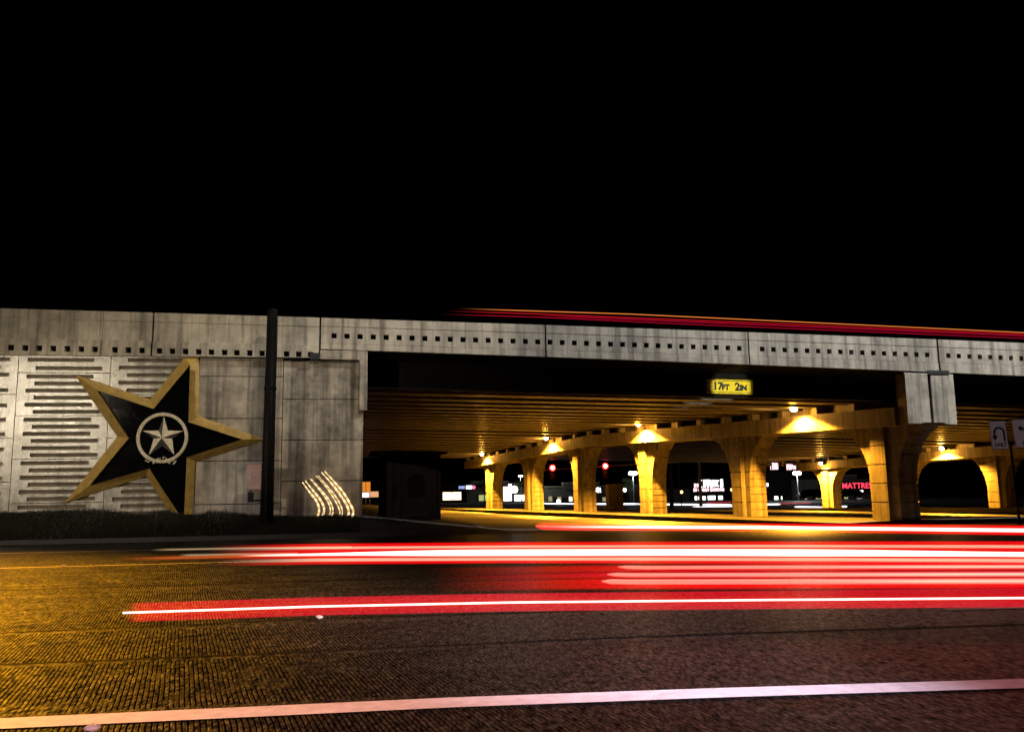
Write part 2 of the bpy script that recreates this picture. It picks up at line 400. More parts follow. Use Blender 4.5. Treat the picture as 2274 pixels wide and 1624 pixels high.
strip([(-40, 7.9), (-3, 7.96), (-.5, 7.97), (2.4, 8.03), (6.2, 7.8), (30, 7)], .05, .004, 'slab_joint', M['tar'])
strip([(-40, 9.6), (-3.7, 9.85), (-.6, 10.1), (2.5, 9.9)], .06, .004, 'slab_joint', M['tar'])
strip([(-40, 14.5), (-5.6, 14.62), (-1.6, 14.63), (20, 14.6)], .10, .004, 'slab_joint', M['tar'])
strip([(-40, 29.7), (-2, 29.7), (.8, 29.9)], .10, .004, 'gutter_joint', M['tar'])

# grass on the bank: countless blades
b = MB()
for k in range(26000):
    x = random.uniform(-24, 1.4); t = random.random()
    if k % 3 == 0: t = .75 + .25 * t
    y = 30.62 + 2.3 * t
    if x > -2.2 and y < 31: continue
    z = ground(x, y) - .03; h = random.uniform(.05, .15) * (1.2 if y > 32.2 else .8) * (.6 if x > -3 else 1) * (.5 if x > -.4 else 1) * (.35 + 1.1 * max(0, math.sin(x * 2.3 + 1.7 * math.sin(x * .9)) * .5 + .5 + random.gauss(0, .25))); a = random.uniform(0, 6.28); l = random.uniform(.02, .12)
    dx, dy = math.cos(a) * l, math.sin(a) * l; wd = random.uniform(.006, .012); sx, sy = -math.sin(a) * wd, math.cos(a) * wd
    b.add([(x - sx, y - sy, z), (x + sx, y + sy, z), (x + dx * .5 + sx * .6, y + dy * .5 + sy * .6, z + h * .65), (x + dx, y + dy, z + h)], [(0, 1, 2), (0, 2, 3)])
tag(b.build('grass', M['grass']), 'dry green grass blades on the bank below the star wall', 'grass', kind='stuff')

# ------------------------------------------------------------------ retaining wall
wall = tag(empty('retaining_wall', (-8, 33, 1)), 'grey concrete retaining wall of ribbed and plain panels left of the bridge opening', 'retaining wall')
W0 = Vector((-8, 33, 1))
def wbuild(b, name, m, parent=wall, bevel=0):
    o = b.build(name, m, None, bevel); o.parent = parent; o.location = -Vector(parent.location) if parent.parent is None else (0, 0, 0); return o
def wtop(x): return T(x) - (1.7 - .014 * (x + 13.3))
GAP = .012
# dark backing that shows in the joints
b = MB(); b.hexa(-40, -3.0, 33.20, 33.6, (-.3, -.3), (wtop(-40) + .3, wtop(-3) + .3)); wbuild(b, 'backing', M['joint'])
def ribbed(x0, x1, z0, z1, phase, zt=None):
    """face slabs around recessed bars; bars stagger left and right"""
    x0 += GAP; x1 -= GAP; z0 += GAP; z1 -= GAP
    b = MB(); n = max(1, round((z1 - z0) / .2525)); pitch = (z1 - z0) / n; bar = .142
    b.cur = 0; z = z0
    for k in range(n):
        a, c = (x0 + .28, x1 - .55) if (k + phase) % 2 else (x0 + .56, x1 - .27)
        zc = z0 + (k + .5) * pitch; lo, hi = zc - bar / 2, zc + bar / 2
        b.box(x0, x1, 33.0, 33.07, z, lo)
        b.box(x0, a, 33.0, 33.07, lo, hi); b.box(c, x1, 33.0, 33.07, lo, hi)
        z = hi
    b.box(x0, x1, 33.0, 33.07, z, z1)
    b.cur = 1; b.box(x0, x1, 33.07, 33.19, z0, z1)
    return b
cols = [(-25.0, -21.9), (-21.9, -18.8), (-18.75, -15.66), (-15.66, -12.55), (-12.55, -9.45), (-9.45, -6.38)]
for k, (x0, x1) in enumerate(cols):
    odd = (len(cols) - k) % 2 == 0
    js = [-.26, 1.3, 2.83, 4.36, 5.9] if odd else [.5, 2.04, 3.57, 5.12]
    zt = wtop((x0 + x1) / 2) + .02
    for z0, z1 in zip(js, js[1:] + [zt]): wbuild(ribbed(x0, x1, z0, z1, 0), 'ribbed_panel', [M['panel'], M['aggregate']])
for z0, z1 in zip([-.3, 1.16, 2.71, 4.25, 5.80], [1.16, 2.71, 4.25, 5.80, 6.50]):
    b = MB(); b.box(-6.38 + GAP, -3.38 - GAP, 33.0, 33.19, z0 + GAP, z1 - GAP); wbuild(b, 'plain_panel', M['wall'], bevel=.008)

# parapets with square windows; one builder for wall and bridge
def parapet(x0, x1, bands, holes, ztop, name, parent, m, proud):
    """bands: list of (top offset, bottom offset, front y, back y); holes=(band index, x list, half width, top, bottom)"""
    b = MB()
    z = lambda x, off: ztop(x0) + (ztop(x1) - ztop(x0)) * (x - x0) / (x1 - x0) - (off if not callable(off) else off(x))
    for k, (t, bo, yf, yb) in enumerate(bands):
        if holes and k == holes[0]:
            hw, ht, hb = holes[2], holes[3], holes[4]
            b.hexa(x0, x1, yf, yb, (z(x0, ht), z(x1, ht)), (z(x0, t), z(x1, t)))
            b.hexa(x0, x1, yf, yb, (z(x0, bo), z(x1, bo)), (z(x0, hb), z(x1, hb)))
            e = x0
            for hx in holes[1] + [None]:
                e2 = x1 if hx is None else hx - hw
                if e2 > e: b.hexa(e, e2, yf, yb, (z(e, hb), z(e2, hb)), (z(e, ht), z(e2, ht)))
                if hx is not None: e = hx + hw
        else:
            b.hexa(x0, x1, yf, yb, (z(x0, bo), z(x1, bo)), (z(x0, t), z(x1, t)))
    o = b.build(name, m); o.parent = parent; o.location = -Vector(parent.location); return o
def wbot(x): return T(x) - wtop(x)
def wholes(x0, x1):
    allx = [-12.78 - .466 * k for k in range(26)][::-1] + [-12.31, -11.85, -11.38, -10.91, -10.44, -9.98, -9.3, -8.84, -8.37, -7.77, -7.32, -6.86, -6.4, -5.95, -5.49, -5.05, -4.59, -4.15, -3.72, -3.27, -2.83, -2.4]
    return [x for x in allx if x0 + .1 < x < x1 - .1]
for x0, x1 in ((-25, -16.3), (-16.28, -9.78), (-9.765, -8.08), (-8.01, -3.62), (-3.605, -2.1)):
    parapet(x0, x1, [(0, .34, 32.95, 33.2), (.34, .365, 32.975, 33.2), (.365, 1.05, 32.95, 33.2), (1.05, 1.08, 32.92, 33.2), (1.08, wbot, 32.86, 33.2)],
            (4, wholes(x0, x1), .098, 1.325, 1.53), T, 'parapet', wall, M['parapet'], .06)
# near-black sheet standing in for the shade behind the windows
b = MB(); b.hexa(-25, -2.1, 33.9, 34.1, (6.2, 6.2), (T(-25) - .1, T(-2.1) - .1)); wbuild(b, 'parapet_backing', M['joint'])
# small red glowing bars in the parapet joint
b = MB(); b.box(-8.075, -8.015, 33.22, 33.26, 7.36, 7.385).box(-8.075, -8.015, 33.22, 33.26, 7.335, 7.35); wbuild(b, 'red_glow_bar', M['neon_red'])

# ------------------------------------------------------------------ star emblem
def q(x, y, Y): p = atY(x / 1.8015, y / 1.8015, Y); return (p.x, p.z)      # photograph pixel on the wall plane
st = tag(empty('star_emblem', (-8, 33, 1)), 'giant gold-edged black star with a round badge, on the ribbed wall', 'star')
O = [(297.5, 1496), (601.5, 1596), (742, 1426), (797, 1426), (798, 1664), (1062, 1757), (781, 1845), (766, 2085), (702, 2085), (585, 1903), (257, 2012), (469, 1745)]
I = [(386, 1559), (613, 1634), (760, 1457), (760, 1457), (753.6, 1687), (968.4, 1756), (746.6, 1828), (735, 2085), (732, 2085), (594, 1873), (356, 1942), (513, 1753)]
O = [q(x, y, 32.97) for x, y in O]; I = [q(x, y, 32.74) for x, y in I]
n = len(O)
b = MB()
b.v = [(x, 33.02, z) for x, z in O] + [(x, 32.965, z) for x, z in O] + [(x, 32.74, z) for x, z in I] + [(x, 32.90, z) for x, z in I]
for k in range(n):
    j = (k + 1) % n
    b.f += [(k, n + k, n + j, j), (n + k, 2 * n + k, 2 * n + j, n + j), (2 * n + k, 3 * n + k, 3 * n + j, 2 * n + j)]
b.mi = [0] * len(b.f)
def sbuild(b, name, m, parent=None, bevel=0):
    o = b.build(name, m, None, bevel); o.parent = parent or st
    if not parent: o.location = -Vector(st.location)
    return o
sbuild(b, 'gold_border', M['gold'])
b = MB(); I2 = [p for k, p in enumerate(I) if k != 3]
b.prism(I2, 32.885, 33.02); sbuild(b, 'star_field', M['black_gloss'])
# ring badge
def qc(x, y): return q(480 + x / 5.415, 1600 + y / 5.415, 32.86)
rc = qc(917, 812); rx = abs(qc(1478, 812)[0] - qc(358, 812)[0]) / 2; rzz = abs(qc(917, 262)[1] - qc(917, 1352)[1]) / 2
b = MB(); rings = []
for k in range(72):
    a = 2 * math.pi * k / 72
    pr = [(1.0, 32.88), (1.0, 32.83), (.965, 32.815), (.945, 32.83), (.925, 32.815), (.875, 32.83), (.875, 32.88)]
    rings.append([(rc[0] + rx * f * math.cos(a), y, rc[1] + rzz * f * math.sin(a)) for f, y in pr])
for k in range(72): b.loft([rings[(k + 1) % 72], rings[k]], cap=False)
ring = sbuild(b, 'badge_ring', M['badge'])
b = MB()
for lx, ly, ang, ln in [(570, 1300, 60, 60), (620, 1330, 20, 60), (660, 1300, 70, 50), (740, 1350, 40, 75), (790, 1300, 50, 70), (825, 1260, 30, 50), (870, 1265, 50, 50), (945, 1240, 70, 60), (1000, 1255, -40, 50), (1070, 1355, -30, 60), (1095, 1335, 60, 50), (1160, 1305, 80, 50), (1170, 1370, 20, 60), (1205, 1330, 60, 70)]:
    cx_, cz_ = qc(lx, ly); a = R(ang); l = ln / 5.415 / 1.8015 / 57 ; w_ = l * .42
    d = (math.cos(a), math.sin(a)); e = (-d[1], d[0])
    b.prism([(cx_ - d[0] * l / 2, cz_ - d[1] * l / 2), (cx_ + e[0] * w_ / 2, cz_ + e[1] * w_ / 2), (cx_ + d[0] * l / 2, cz_ + d[1] * l / 2), (cx_ - e[0] * w_ / 2, cz_ - e[1] * w_ / 2)], 32.79, 32.84)
lf = b.build('laurel_leaves', M['badge']); lf.parent = ring
# five-pointed star, light and shade painted onto its facets
tips = [(950, 345), (1370, 662), (1172, 1175), (628, 1180), (492, 658)]
nots = [(1035, 655), (1130, 832), (912, 985), (725, 832), (832, 655)]
b = MB(); c = qc(918, 815); C3 = (c[0], 32.76, c[1])
for k in range(5):
    tp = qc(*tips[k]); n0 = qc(*nots[k - 1]); n1 = qc(*nots[k])
    lit_right = k in (0, 2)
    for (nn, side) in ((n0, 0), (n1, 1)):
        lit = {0: 1, 1: 0, 2: 0, 3: 1, 4: 1}[k] == side
        b.cur = 0 if lit else 1
        A = (nn[0], 32.875, nn[1]); B = (tp[0], 32.85, tp[1])
        b.add([C3, A, B], [(0, 1, 2)] if side == 0 else [(0, 2, 1)])
sbuild(b, 'badge_star', [M['badge'], M['badge_shade']])

# ------------------------------------------------------------------ abutment
ab = tag(empty('bridge_abutment', (-2, 33, 1)), 'plain beige concrete end block with an L-shaped corner trim carrying the bridge end', 'abutment')
def abuild(b, name, m, bevel=.008): o = b.build(name, m, None, bevel); o.parent = ab; o.location = -Vector(ab.location); return o
for z0, z1 in zip([-.3, 1.95, 3.45, 4.96], [1.95, 3.45, 4.96, 6.42]):
    b = MB(); b.hex8([(-3.38 + GAP, 33.0, z0 + GAP), (-.44, 33.0, z0 + GAP), (-.9, 35.2, z0 + GAP), (-3.3, 35.2, z0 + GAP), (-3.38 + GAP, 33.0, z1 - GAP), (-.44, 33.0, z1 - GAP), (-.9, 35.2, z1 - GAP), (-3.3, 35.2, z1 - GAP)])
    abuild(b, 'plain_panel', M['wall'])
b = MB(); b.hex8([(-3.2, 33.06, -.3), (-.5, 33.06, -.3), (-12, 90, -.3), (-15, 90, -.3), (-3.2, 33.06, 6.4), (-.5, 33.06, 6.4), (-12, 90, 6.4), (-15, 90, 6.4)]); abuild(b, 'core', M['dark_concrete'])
b = MB(); b.prism([(-2.05, 6.80), (-.30, 6.78), (-.30, 4.54), (-.59, 4.54), (-.59, 6.43), (-2.05, 6.45)], 32.88, 33.3); abuild(b, 'corner_trim', M['wall'], .012)

# ------------------------------------------------------------------ bridge
br = tag(empty('overpass_bridge', (10, 34, 6)), 'long grey highway overpass with square windows in its parapet', 'bridge')
def bbuild(b, name, m, bevel=0): o = b.build(name, m, None, bevel); o.parent = br; o.location = -Vector(br.location); return o
def bdrop(x): return 1.21 + .008 * x
hx = [-.58 + .488 * k for k in range(0, 190)]
hx = [-1.07, -1.55] [::-1] + hx
for x0, x1 in ((-2.03, 6.54), (6.60, 14.92), (14.98, 23.32), (23.40, 31.5), (31.55, 40), (40.05, 60), (60.05, 90)):
    hs = [x for x in hx if x0 + .1 < x < x1 - .1]
    if x0 < 0: hs = [x for x in hs if x > -1.8]
    parapet(x0, x1, [(0, .32, 32.95, 33.2), (.32, .345, 32.97, 33.2), (.345, .98, 32.95, 33.2), (.98, .995, 32.97, 33.2), (.995, bdrop, 32.93, 33.25)], (2, hs, .098, .58, .775), T, 'parapet', br, M['parapet'], .05)
# deck slab with tapering overhang
b = MB()
XS = [-2.0] + [2 + 6 * k for k in range(16)]
for x0, x1 in zip(XS, XS[1:]):
    s0 = lambda x: T(x) - bdrop(x)
    b.hex8([(x0, 33.0, s0(x0) + .02), (x1, 33.0, s0(x1) + .02), (x1, 34.25, s0(x1) - .22), (x0, 34.25, s0(x0) - .22), (x0, 33.0, s0(x0) + .28), (x1, 33.0, s0(x1) + .28), (x1, 34.25, s0(x1) + .3), (x0, 34.25, s0(x0) + .3)])
    for y0, y1 in ((34.25, 63), (63, 95)):
        e = lambda x, y: max(zb(x, y) + 1.0, s0(x) - .22)
        b.hex8([(x0, y0, e(x0, y0)), (x1, y0, e(x1, y0)), (x1, y1, e(x1, y1)), (x0, y1, e(x0, y1)), (x0, y0, e(x0, y0) + .3), (x1, y0, e(x1, y0) + .3), (x1, y1, e(x1, y1) + .3), (x0, y1, e(x0, y1) + .3)])
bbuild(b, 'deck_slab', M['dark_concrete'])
for xa, xb, o0, o1, yf in ((22.75, 23.75, 1.32, 1.50, 32.90), (-2.42, -2.05, 1.36, 1.62, 32.85)):
    b = MB(); b.box(xa, xb, yf, 33.3, T(xa) - o1, T(xb) - o0); bbuild(b, 'expansion_joint', M['joint'])
# piers: two skew rows; lines x = X0 - SK*(y-34.8)
ROWS = [22.45, 56.2]
def rowx(r, y): return ROWS[r] - SK * (y - 34.8)
def capx(r, y): return rowx(r, y)
def abutx(y): return -.9 - SK * (y - 34.8)
# girders, one object each
gy = [34.2] + [36.3 + 2.45 * k for k in range(24)]
for k, y in enumerate(gy):
    for sp in range(3):
        xa = (abutx(y) if sp == 0 else capx(sp - 1, y) + .55); xb = (95 if sp == 2 else capx(sp, y) - .55)
        wd = .42 if k else .25
        yy0, yy1 = y - (.0 if k == 0 else wd), y + wd + (.2 if k == 0 else 0)
        b = MB()
        zt = 1.35 if k == 0 else 1.05
        b.hex8([(xa, yy0, zb(xa, y)), (xb, yy0, zb(xb, y)), (xb, yy1, zb(xb, y)), (xa, yy1, zb(xa, y)),
                (xa, yy0, zb(xa, y) + zt), (xb, yy0, zb(xb, y) + zt), (xb, yy1, zb(xb, y) + zt), (xa, yy1, zb(xa, y) + zt)])
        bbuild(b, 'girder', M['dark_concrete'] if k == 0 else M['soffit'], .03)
# cap beams: inverted T, ledge below and stem between the girder ends
for r in range(2):
    b = MB()
    segs = [33.59, 46, 63, 77, 93 if r == 0 else 87.5]
    for y0, y1 in zip(segs, segs[1:]):
        for hw, lo, hi in ((1.15, -1.08, -.30), (.48, -.30, 1.0)):
            c0, c1 = capx(r, y0), capx(r, y1)
            b.hex8([(c0 - hw, y0, zb(c0, y0) + lo), (c0 + hw, y0, zb(c0, y0) + lo), (c1 + hw, y1, zb(c1, y1) + lo), (c1 - hw, y1, zb(c1, y1) + lo),
                    (c0 - hw, y0, zb(c0, y0) + hi), (c0 + hw, y0, zb(c0, y0) + hi), (c1 + hw, y1, zb(c1, y1) + hi), (c1 - hw, y1, zb(c1, y1) + hi)])
    capo = bbuild(b, 'cap_beam', M['cap'])
    c0 = capx(r, 33)
    for s_ in (-1, 1):
        b = MB(); a, d = (c0 - 1.1, c0 - .06) if s_ < 0 else (c0 + .06, c0 + 1.12)
        zz = lambda x: zb(x, 33.6) - 1.08
        b.hexa(a, d, 32.92, 33.58, (zz(a), zz(d)), (T(a) - bdrop(a) - .08, T(d) - bdrop(d) - .08))
        e = b.build('end_block', M['parapet'], None, .02); e.parent = capo
    for y in gy[1:]:
        for s_ in (-1, 1):
            cx_ = capx(r, y) + s_ * .78; b = MB(); b.box(cx_ - .2, cx_ + .2, y - .3, y + .3, zb(cx_, y) - .33, zb(cx_, y) + .003)
            e = b.build('bearing_pad', M['cap'], None); e.parent = capo
# ------------------------------------------------------------------ piers
def pier_mesh(h):
    a, P, qv = .52, .76, .42
    def ext(z):
        t = max(0, (z - 1.75) / (h - 1.75)); t = min(t, 1)
        return .84 + 1.55 * (1 - math.sqrt(max(0, 1 - (t * .985) ** 2))) * 1.35
    zs = []
    step = .405
    js = [step * k for k in range(1, 12) if step * k < h - .25]
    for z in [h * k / 22 for k in range(23)]:
        if all(abs(z - j) > .04 for j in js): zs.append((z, 0, 0))
    for k, j in enumerate(js):
        g = .04
        zs += [(j - .03, 0, 0), (j - .02, g, g if k % 2 else 0), (j + .02, g, g if k % 2 else 0), (j + .03, 0, 0)]
    zs.sort()
    b = MB(); rings = []
    for z, g, gp in zs:
        e = ext(z) - g; A = a - gp; PP = P - gp
        ring = [(A, -e), (A, -qv), (PP, -qv), (PP, qv), (A, qv), (A, e), (-A, e), (-A, qv), (-PP, qv), (-PP, -qv), (-A, -qv), (-A, -e)]
        rings.append([(v_, u_, z) for v_, u_ in ring])
    b.loft(rings); return b
ang = math.atan(SK)
ordn = ['nearest', 'second', 'third', 'fourth', 'fifth', 'farthest']
desc = ['nearest tall flared pier of the row, half in shadow, below the pale cap end blocks',
        'second flared pier of the near row, its arched side lit almost white',
        'third flared pier of the near row, lit yellow beside the white parking lamp',
        'fourth flared pier of the near row, between the two red traffic signals',
        'fifth flared pier of the near row, just left of the first red signal',
        'farthest pier of the near row, glowing yellow beside the storefront']
for r in range(2):
    for k in range(6):
        y = (35.3 + 10.3 * k) if r == 0 else 34.95 + 9.8 * k; x = rowx(r, y)
        g0 = ground(x, y) + .15
        if r == 1 and k in (0, 1, 2): continue
        h = zb(x, y) - 1.06 - g0
        o = pier_mesh(h).build('bridge_pier', M['pier'], None, .0)
        o.location = (x, y, g0); o.rotation_euler = (0, 0, ang)
        if r == 0: lab = desc[k]
        else: lab = ['', '', 'pier of the far row nearest the lane signs', 'flared pier of the far row behind the lane sign post', 'pier of the far row half hidden behind the nearest pier', 'small far-row pier seen through the arch between the near piers'][k]
        tag(o, lab, 'bridge pier', 'piers under the overpass')

# ------------------------------------------------------------------ underpass lamps
def under_lamp(px, py, row, label, power, first=[None], reach=.9):
    lo_, hi_ = 34.0, 95.0                       # slide along the sight line until the lamp hangs .95 m off the cap face
    for _ in range(40):
        Y = (lo_ + hi_) / 2
        if atY(px, py, Y).x < capx(row, Y) - 1.15 - .55: lo_ = Y
        else: hi_ = Y
    p = atY(px, py, Y)
    if first[0] is None:
        r_ = empty('underpass_lamp')
        b = MB(); b.box(.12, .42, -.16, .16, -.14, .16); b.build('housing', M['steel'], r_, .03)
        b = MB(); b.sphere((0, 0, -.02), .17, 14, 10, (1, 1, .85)); b.build('globe', M['lens_hot'], r_, smooth=True)
        b = MB(); b.tube([(.30, 0, .1), (.9, 0, .1)], .035, 8); b.build('bracket', M['steel'], r_)
        first[0] = r_; o = r_
    else: o = copy_tree(first[0])
    o.location = p; o.rotation_euler = (0, 0, ang)
    tag(o, label, 'lamp', 'sodium lamps under the overpass')
    l = lamp('lamp_light', (0, 0, -.2), SOD, power, (-.12, 0, -2), 146, .12, .28, par=o)
    lamp('lamp_glow', (-.06, 0, -.2), SOD, min(power, 17000) * .018, size=.12, par=o)
    return o
LP = [(1762, 906, 0, 'largest glowing sodium lamp below the clearance sign', 21000), (1417, 940, 0, 'glowing sodium lamp above the third pier, second from the clearance sign', 17000),
      (1212, 972, 0, 'glowing sodium lamp near the fourth pier, third from the clearance sign', 17000), (1070, 1007, 0, 'farthest small glowing sodium lamp at the far pier top', 14000), (2090, 995, 1, 'glowing sodium lamp seen right of the nearest pier', 17000),
      (1822, 1028, 1, 'small sodium lamp above the small far pier seen through the arch', 15000)]
for px, py, Y, lab, pw in LP: under_lamp(px, py, Y, lab, pw)

# ------------------------------------------------------------------ clearance sign
p0 = atY(1568, 842, 34.12); p1 = atY(1672, 875, 34.12); pc = atY(1620, 858, 34.12)
sg = tag(empty('clearance_sign', pc), 'yellow height clearance sign reading 17FT 2IN on the girder', 'sign')
sg.rotation_euler = (0, R(1.2), 0)
wS, hS = abs(p1.x - p0.x), .60
b = MB(); b.box(-wS / 2, wS / 2, -.02, .05, -hS / 2, hS / 2); b.build('panel', M['sign_yellow'], sg, .02)
b = MB(); t_ = .022; i_ = .05
b.box(-wS / 2 + i_, wS / 2 - i_, -.028, -.019, hS / 2 - i_ - t_, hS / 2 - i_); b.box(-wS / 2 + i_, wS / 2 - i_, -.028, -.019, -hS / 2 + i_, -hS / 2 + i_ + t_)
b.box(-wS / 2 + i_, -wS / 2 + i_ + t_, -.028, -.019, -hS / 2 + i_ + t_, hS / 2 - i_ - t_); b.box(wS / 2 - i_ - t_, wS / 2 - i_, -.028, -.019, -hS / 2 + i_ + t_, hS / 2 - i_ - t_)
b.build('border', M['sign_black'], sg)
RX = (math.pi / 2, 0, 0)
def px2x(u): return (u - 1135) / 1530 * wS                # position across the enlarged sign
for body, u, sz, dz in (('17', 728, .43, 0), ('FT', 985, .30, -.035), ('2', 1378, .43, -.012), ('IN', 1575, .30, -.045)):
    text_mesh('lettering', body, sz, M['sign_black'], sg, (px2x(u), -.026, dz), RX, .004, .02)
bpy.context.view_layer.update()

# ------------------------------------------------------------------ utility pole with control box
pb = atY(592, 1138, 31.9); pt = atY(605, 690, 31.9)
po = tag(empty('utility_pole', (pb.x, 31.9, ground(pb.x, 31.9))), 'dark metal utility pole standing in front of the wall right of the star', 'pole')
zt = pt.z + .05 - po.location.z; lx = pt.x - pb.x
b = MB(); b.tube([(0, 0, -.2), (lx * .33, 0, zt * .33), (lx, 0, zt)], [.235, .215, .185], 20); b.build('shaft', M['steel'], po, smooth=True)
b = MB()
zz = 4.6; b.tube([(lx * zz / zt, 0, zz), (lx * zz / zt, 0, zz + .08)], .225, 20)
b.build('band', M['steel'], po)
b = MB(); b.tube([(.0, -.24, -.1), (lx * .5, -.235, zt * .5), (lx, -.21, zt - .4)], .03, 8); b.build('conduit', M['steel'], po)
c0 = atY(549, 1028, 31.95); c1 = atY(581, 1087, 31.95)
cb = tag(empty('control_box', ((c0.x + c1.x) / 2, 31.95, c1.z)), 'small reddish grey electrical box fixed on the utility pole', 'electrical box')
wb, hb = (c1.x - c0.x), c0.z - c1.z
b = MB(); b.box(-wb / 2, wb / 2, -.14, .16, 0, hb); b.build('case', M['cabinet'], cb, .012)
b = MB(); b.box(-wb / 2 + .07, wb / 2 - .02, -.155, -.142, .03, hb - .05); b.build('door', M['cabinet'], cb, .006)
b = MB(); b.box(-wb / 2 - .02, wb / 2 + .02, -.18, .18, hb + .002, hb + .03); b.build('lid', M['galv'], cb, .005)
b = MB(); b.box(-wb / 2 + .09, -wb / 2 + .12, -.175, -.157, hb * .4, hb * .55); b.build('handle', M['galv'], cb)
b = MB(); b.box(-.2, -.02, -.1, .1, -.42, -.08); b.build('junction_box', M['steel'], cb, .01)
b = MB(); b.tube([(-.11, 0, -.08), (-.11, 0, 0)], .025, 8).tube([(-.02, 0, -.36), (.55, 0, -.36)], .03, 8); b.build('pipe', M['steel'], cb)

# ------------------------------------------------------------------ dark shed at the corner
s0 = atY(858, 1138, 37); s1 = atY(979, 1138, 37)
sh = tag(empty('utility_shed', (s0.x, 37, .35)), 'dark boarded shed with overhanging roof beside the abutment corner', 'shed')
sh.rotation_euler = (0, 0, R(9))
ws = (s1.x - s0.x) * 1.02; hs = atY(918, 1006, 37).z - .35
b = MB(); b.box(0, ws, 0, 2.1, 0, hs); b.build('wall', M['shed'], sh, .01)
b = MB()
for k in range(6):
    xx = ws * (.1 + .165 * k); b.box(xx, xx + .05, -.025, .002, .05, hs - (.05 if k < 2 else 0) - .06)
b.box(ws * .34, ws * .80, -.03, .002, hs - .42, hs - .36)
b.build('batten', M['shed_trim'], sh)
b = MB(); b.box(ws * .36, ws * .78, -.04, -.003, .12, hs - .44); dr = b.build('door', M['shed'], sh, .008)
b = MB(); b.prism([(ws * .40 + dx, hs * .52 + dz) for dx, dz in ((0, -.45), (-.06, -.1), (.02, .05), (-.08, .12), (-.02, .32), (.12, .46), (.42, .47), (.60, .40), (.70, .1), (.66, -.42), (.30, -.52), (.12, -.50))], -.055, -.042); b.build('stain', M['shed_dark'], dr)
b = MB(); b.prism([(.22, hs * .30), (.40, hs * .32), (.46, hs * .56), (.24, hs * .52)], -.035, -.026); b.build('stain', M['shed_dark'], sh)
b = MB(); b.hex8([(-.45, -.35, hs - .02), (ws + .22, -.35, hs - .02), (ws + .22, 2.4, hs - .02), (-.45, 2.4, hs - .02), (-.45, -.35, hs + .07), (ws + .22, -.35, hs + .07), (ws + .1, 2.3, hs + .26), (-.3, 2.3, hs + .26)]); b.build('roof', M['shed_trim'], sh, .01)
b = MB(); b.tube([(ws * .2, .1, hs + .08), (ws * .2, .1, hs + .17)], .04, 8); b.build('vent', M['shed_trim'], sh)

# ------------------------------------------------------------------ lane signs at the right
def uturn(b, s):
    # band from the right foot, round the top, down to the arrow head at the left
    o, i = [], []
    cx_, cz_, ro, ri = .02 * s, .10 * s, .25 * s, .165 * s
    for k in range(17):
        a = math.pi * k / 16; o.append((cx_ + ro * math.cos(a), cz_ + ro * math.sin(a))); i.append((cx_ + ri * math.cos(a), cz_ + ri * math.sin(a)))
    o = [(cx_ + ro, -.26 * s)] + o + [(cx_ - ro, -.02 * s)]; i = [(cx_ + ri, -.26 * s)] + i + [(cx_ - ri, -.02 * s)]
    for k in range(len(o) - 1): b.prism([o[k], o[k + 1], i[k + 1], i[k]], -.022, -.014)
    b.prism([(cx_ - ro - .09 * s, -.02 * s), (cx_ - ri + .09 * s, -.02 * s), (cx_ - (ro + ri) / 2, -.24 * s)], -.022, -.014)
def leftturn(b, s, ox=0, oz=0):
    pts = []
    for k in range(9):
        t = k / 8; pts.append((ox + (.16 - .02 * (1 - t)) * s * (1 - t * t) + (-.10 * s) * t * t, oz + (-.25 + .36 * math.sin(t * 1.45)) * s))
    for k in range(8):
        (x0, z0), (x1, z1) = pts[k], pts[k + 1]; d = Vector((x1 - x0, z1 - z0)).normalized() * .042 * s
        b.prism([(x0 + d.y, z0 - d.x), (x1 + d.y, z1 - d.x), (x1 - d.y, z1 + d.x), (x0 - d.y, z0 + d.x)], -.022, -.014)
    x1, z1 = pts[-1]; b.prism([(x1 + .03 * s, z1 - .13 * s), (x1 + .05 * s, z1 + .13 * s), (x1 - .15 * s, z1 + .02 * s)], -.0225, -.0135)
YP = 28.5
pb = atY(2264, 1166, YP); ptp = atY(2243, 985, YP)
psn = tag(empty('sign_post', (ptp.x, YP, 0)), 'thin dark post carrying the lane control signs at right', 'sign post')
b = MB(); b.tube([(pb.x - ptp.x, 0, -.1), (0, 0, ptp.z)], .045, 10); b.build('post', M['steel'], psn, smooth=True)
b = MB(); b.box(-.75, .95, .035, .075, ptp.z + .02, ptp.z + .07); b.build('crossbar', M['steel'], psn)
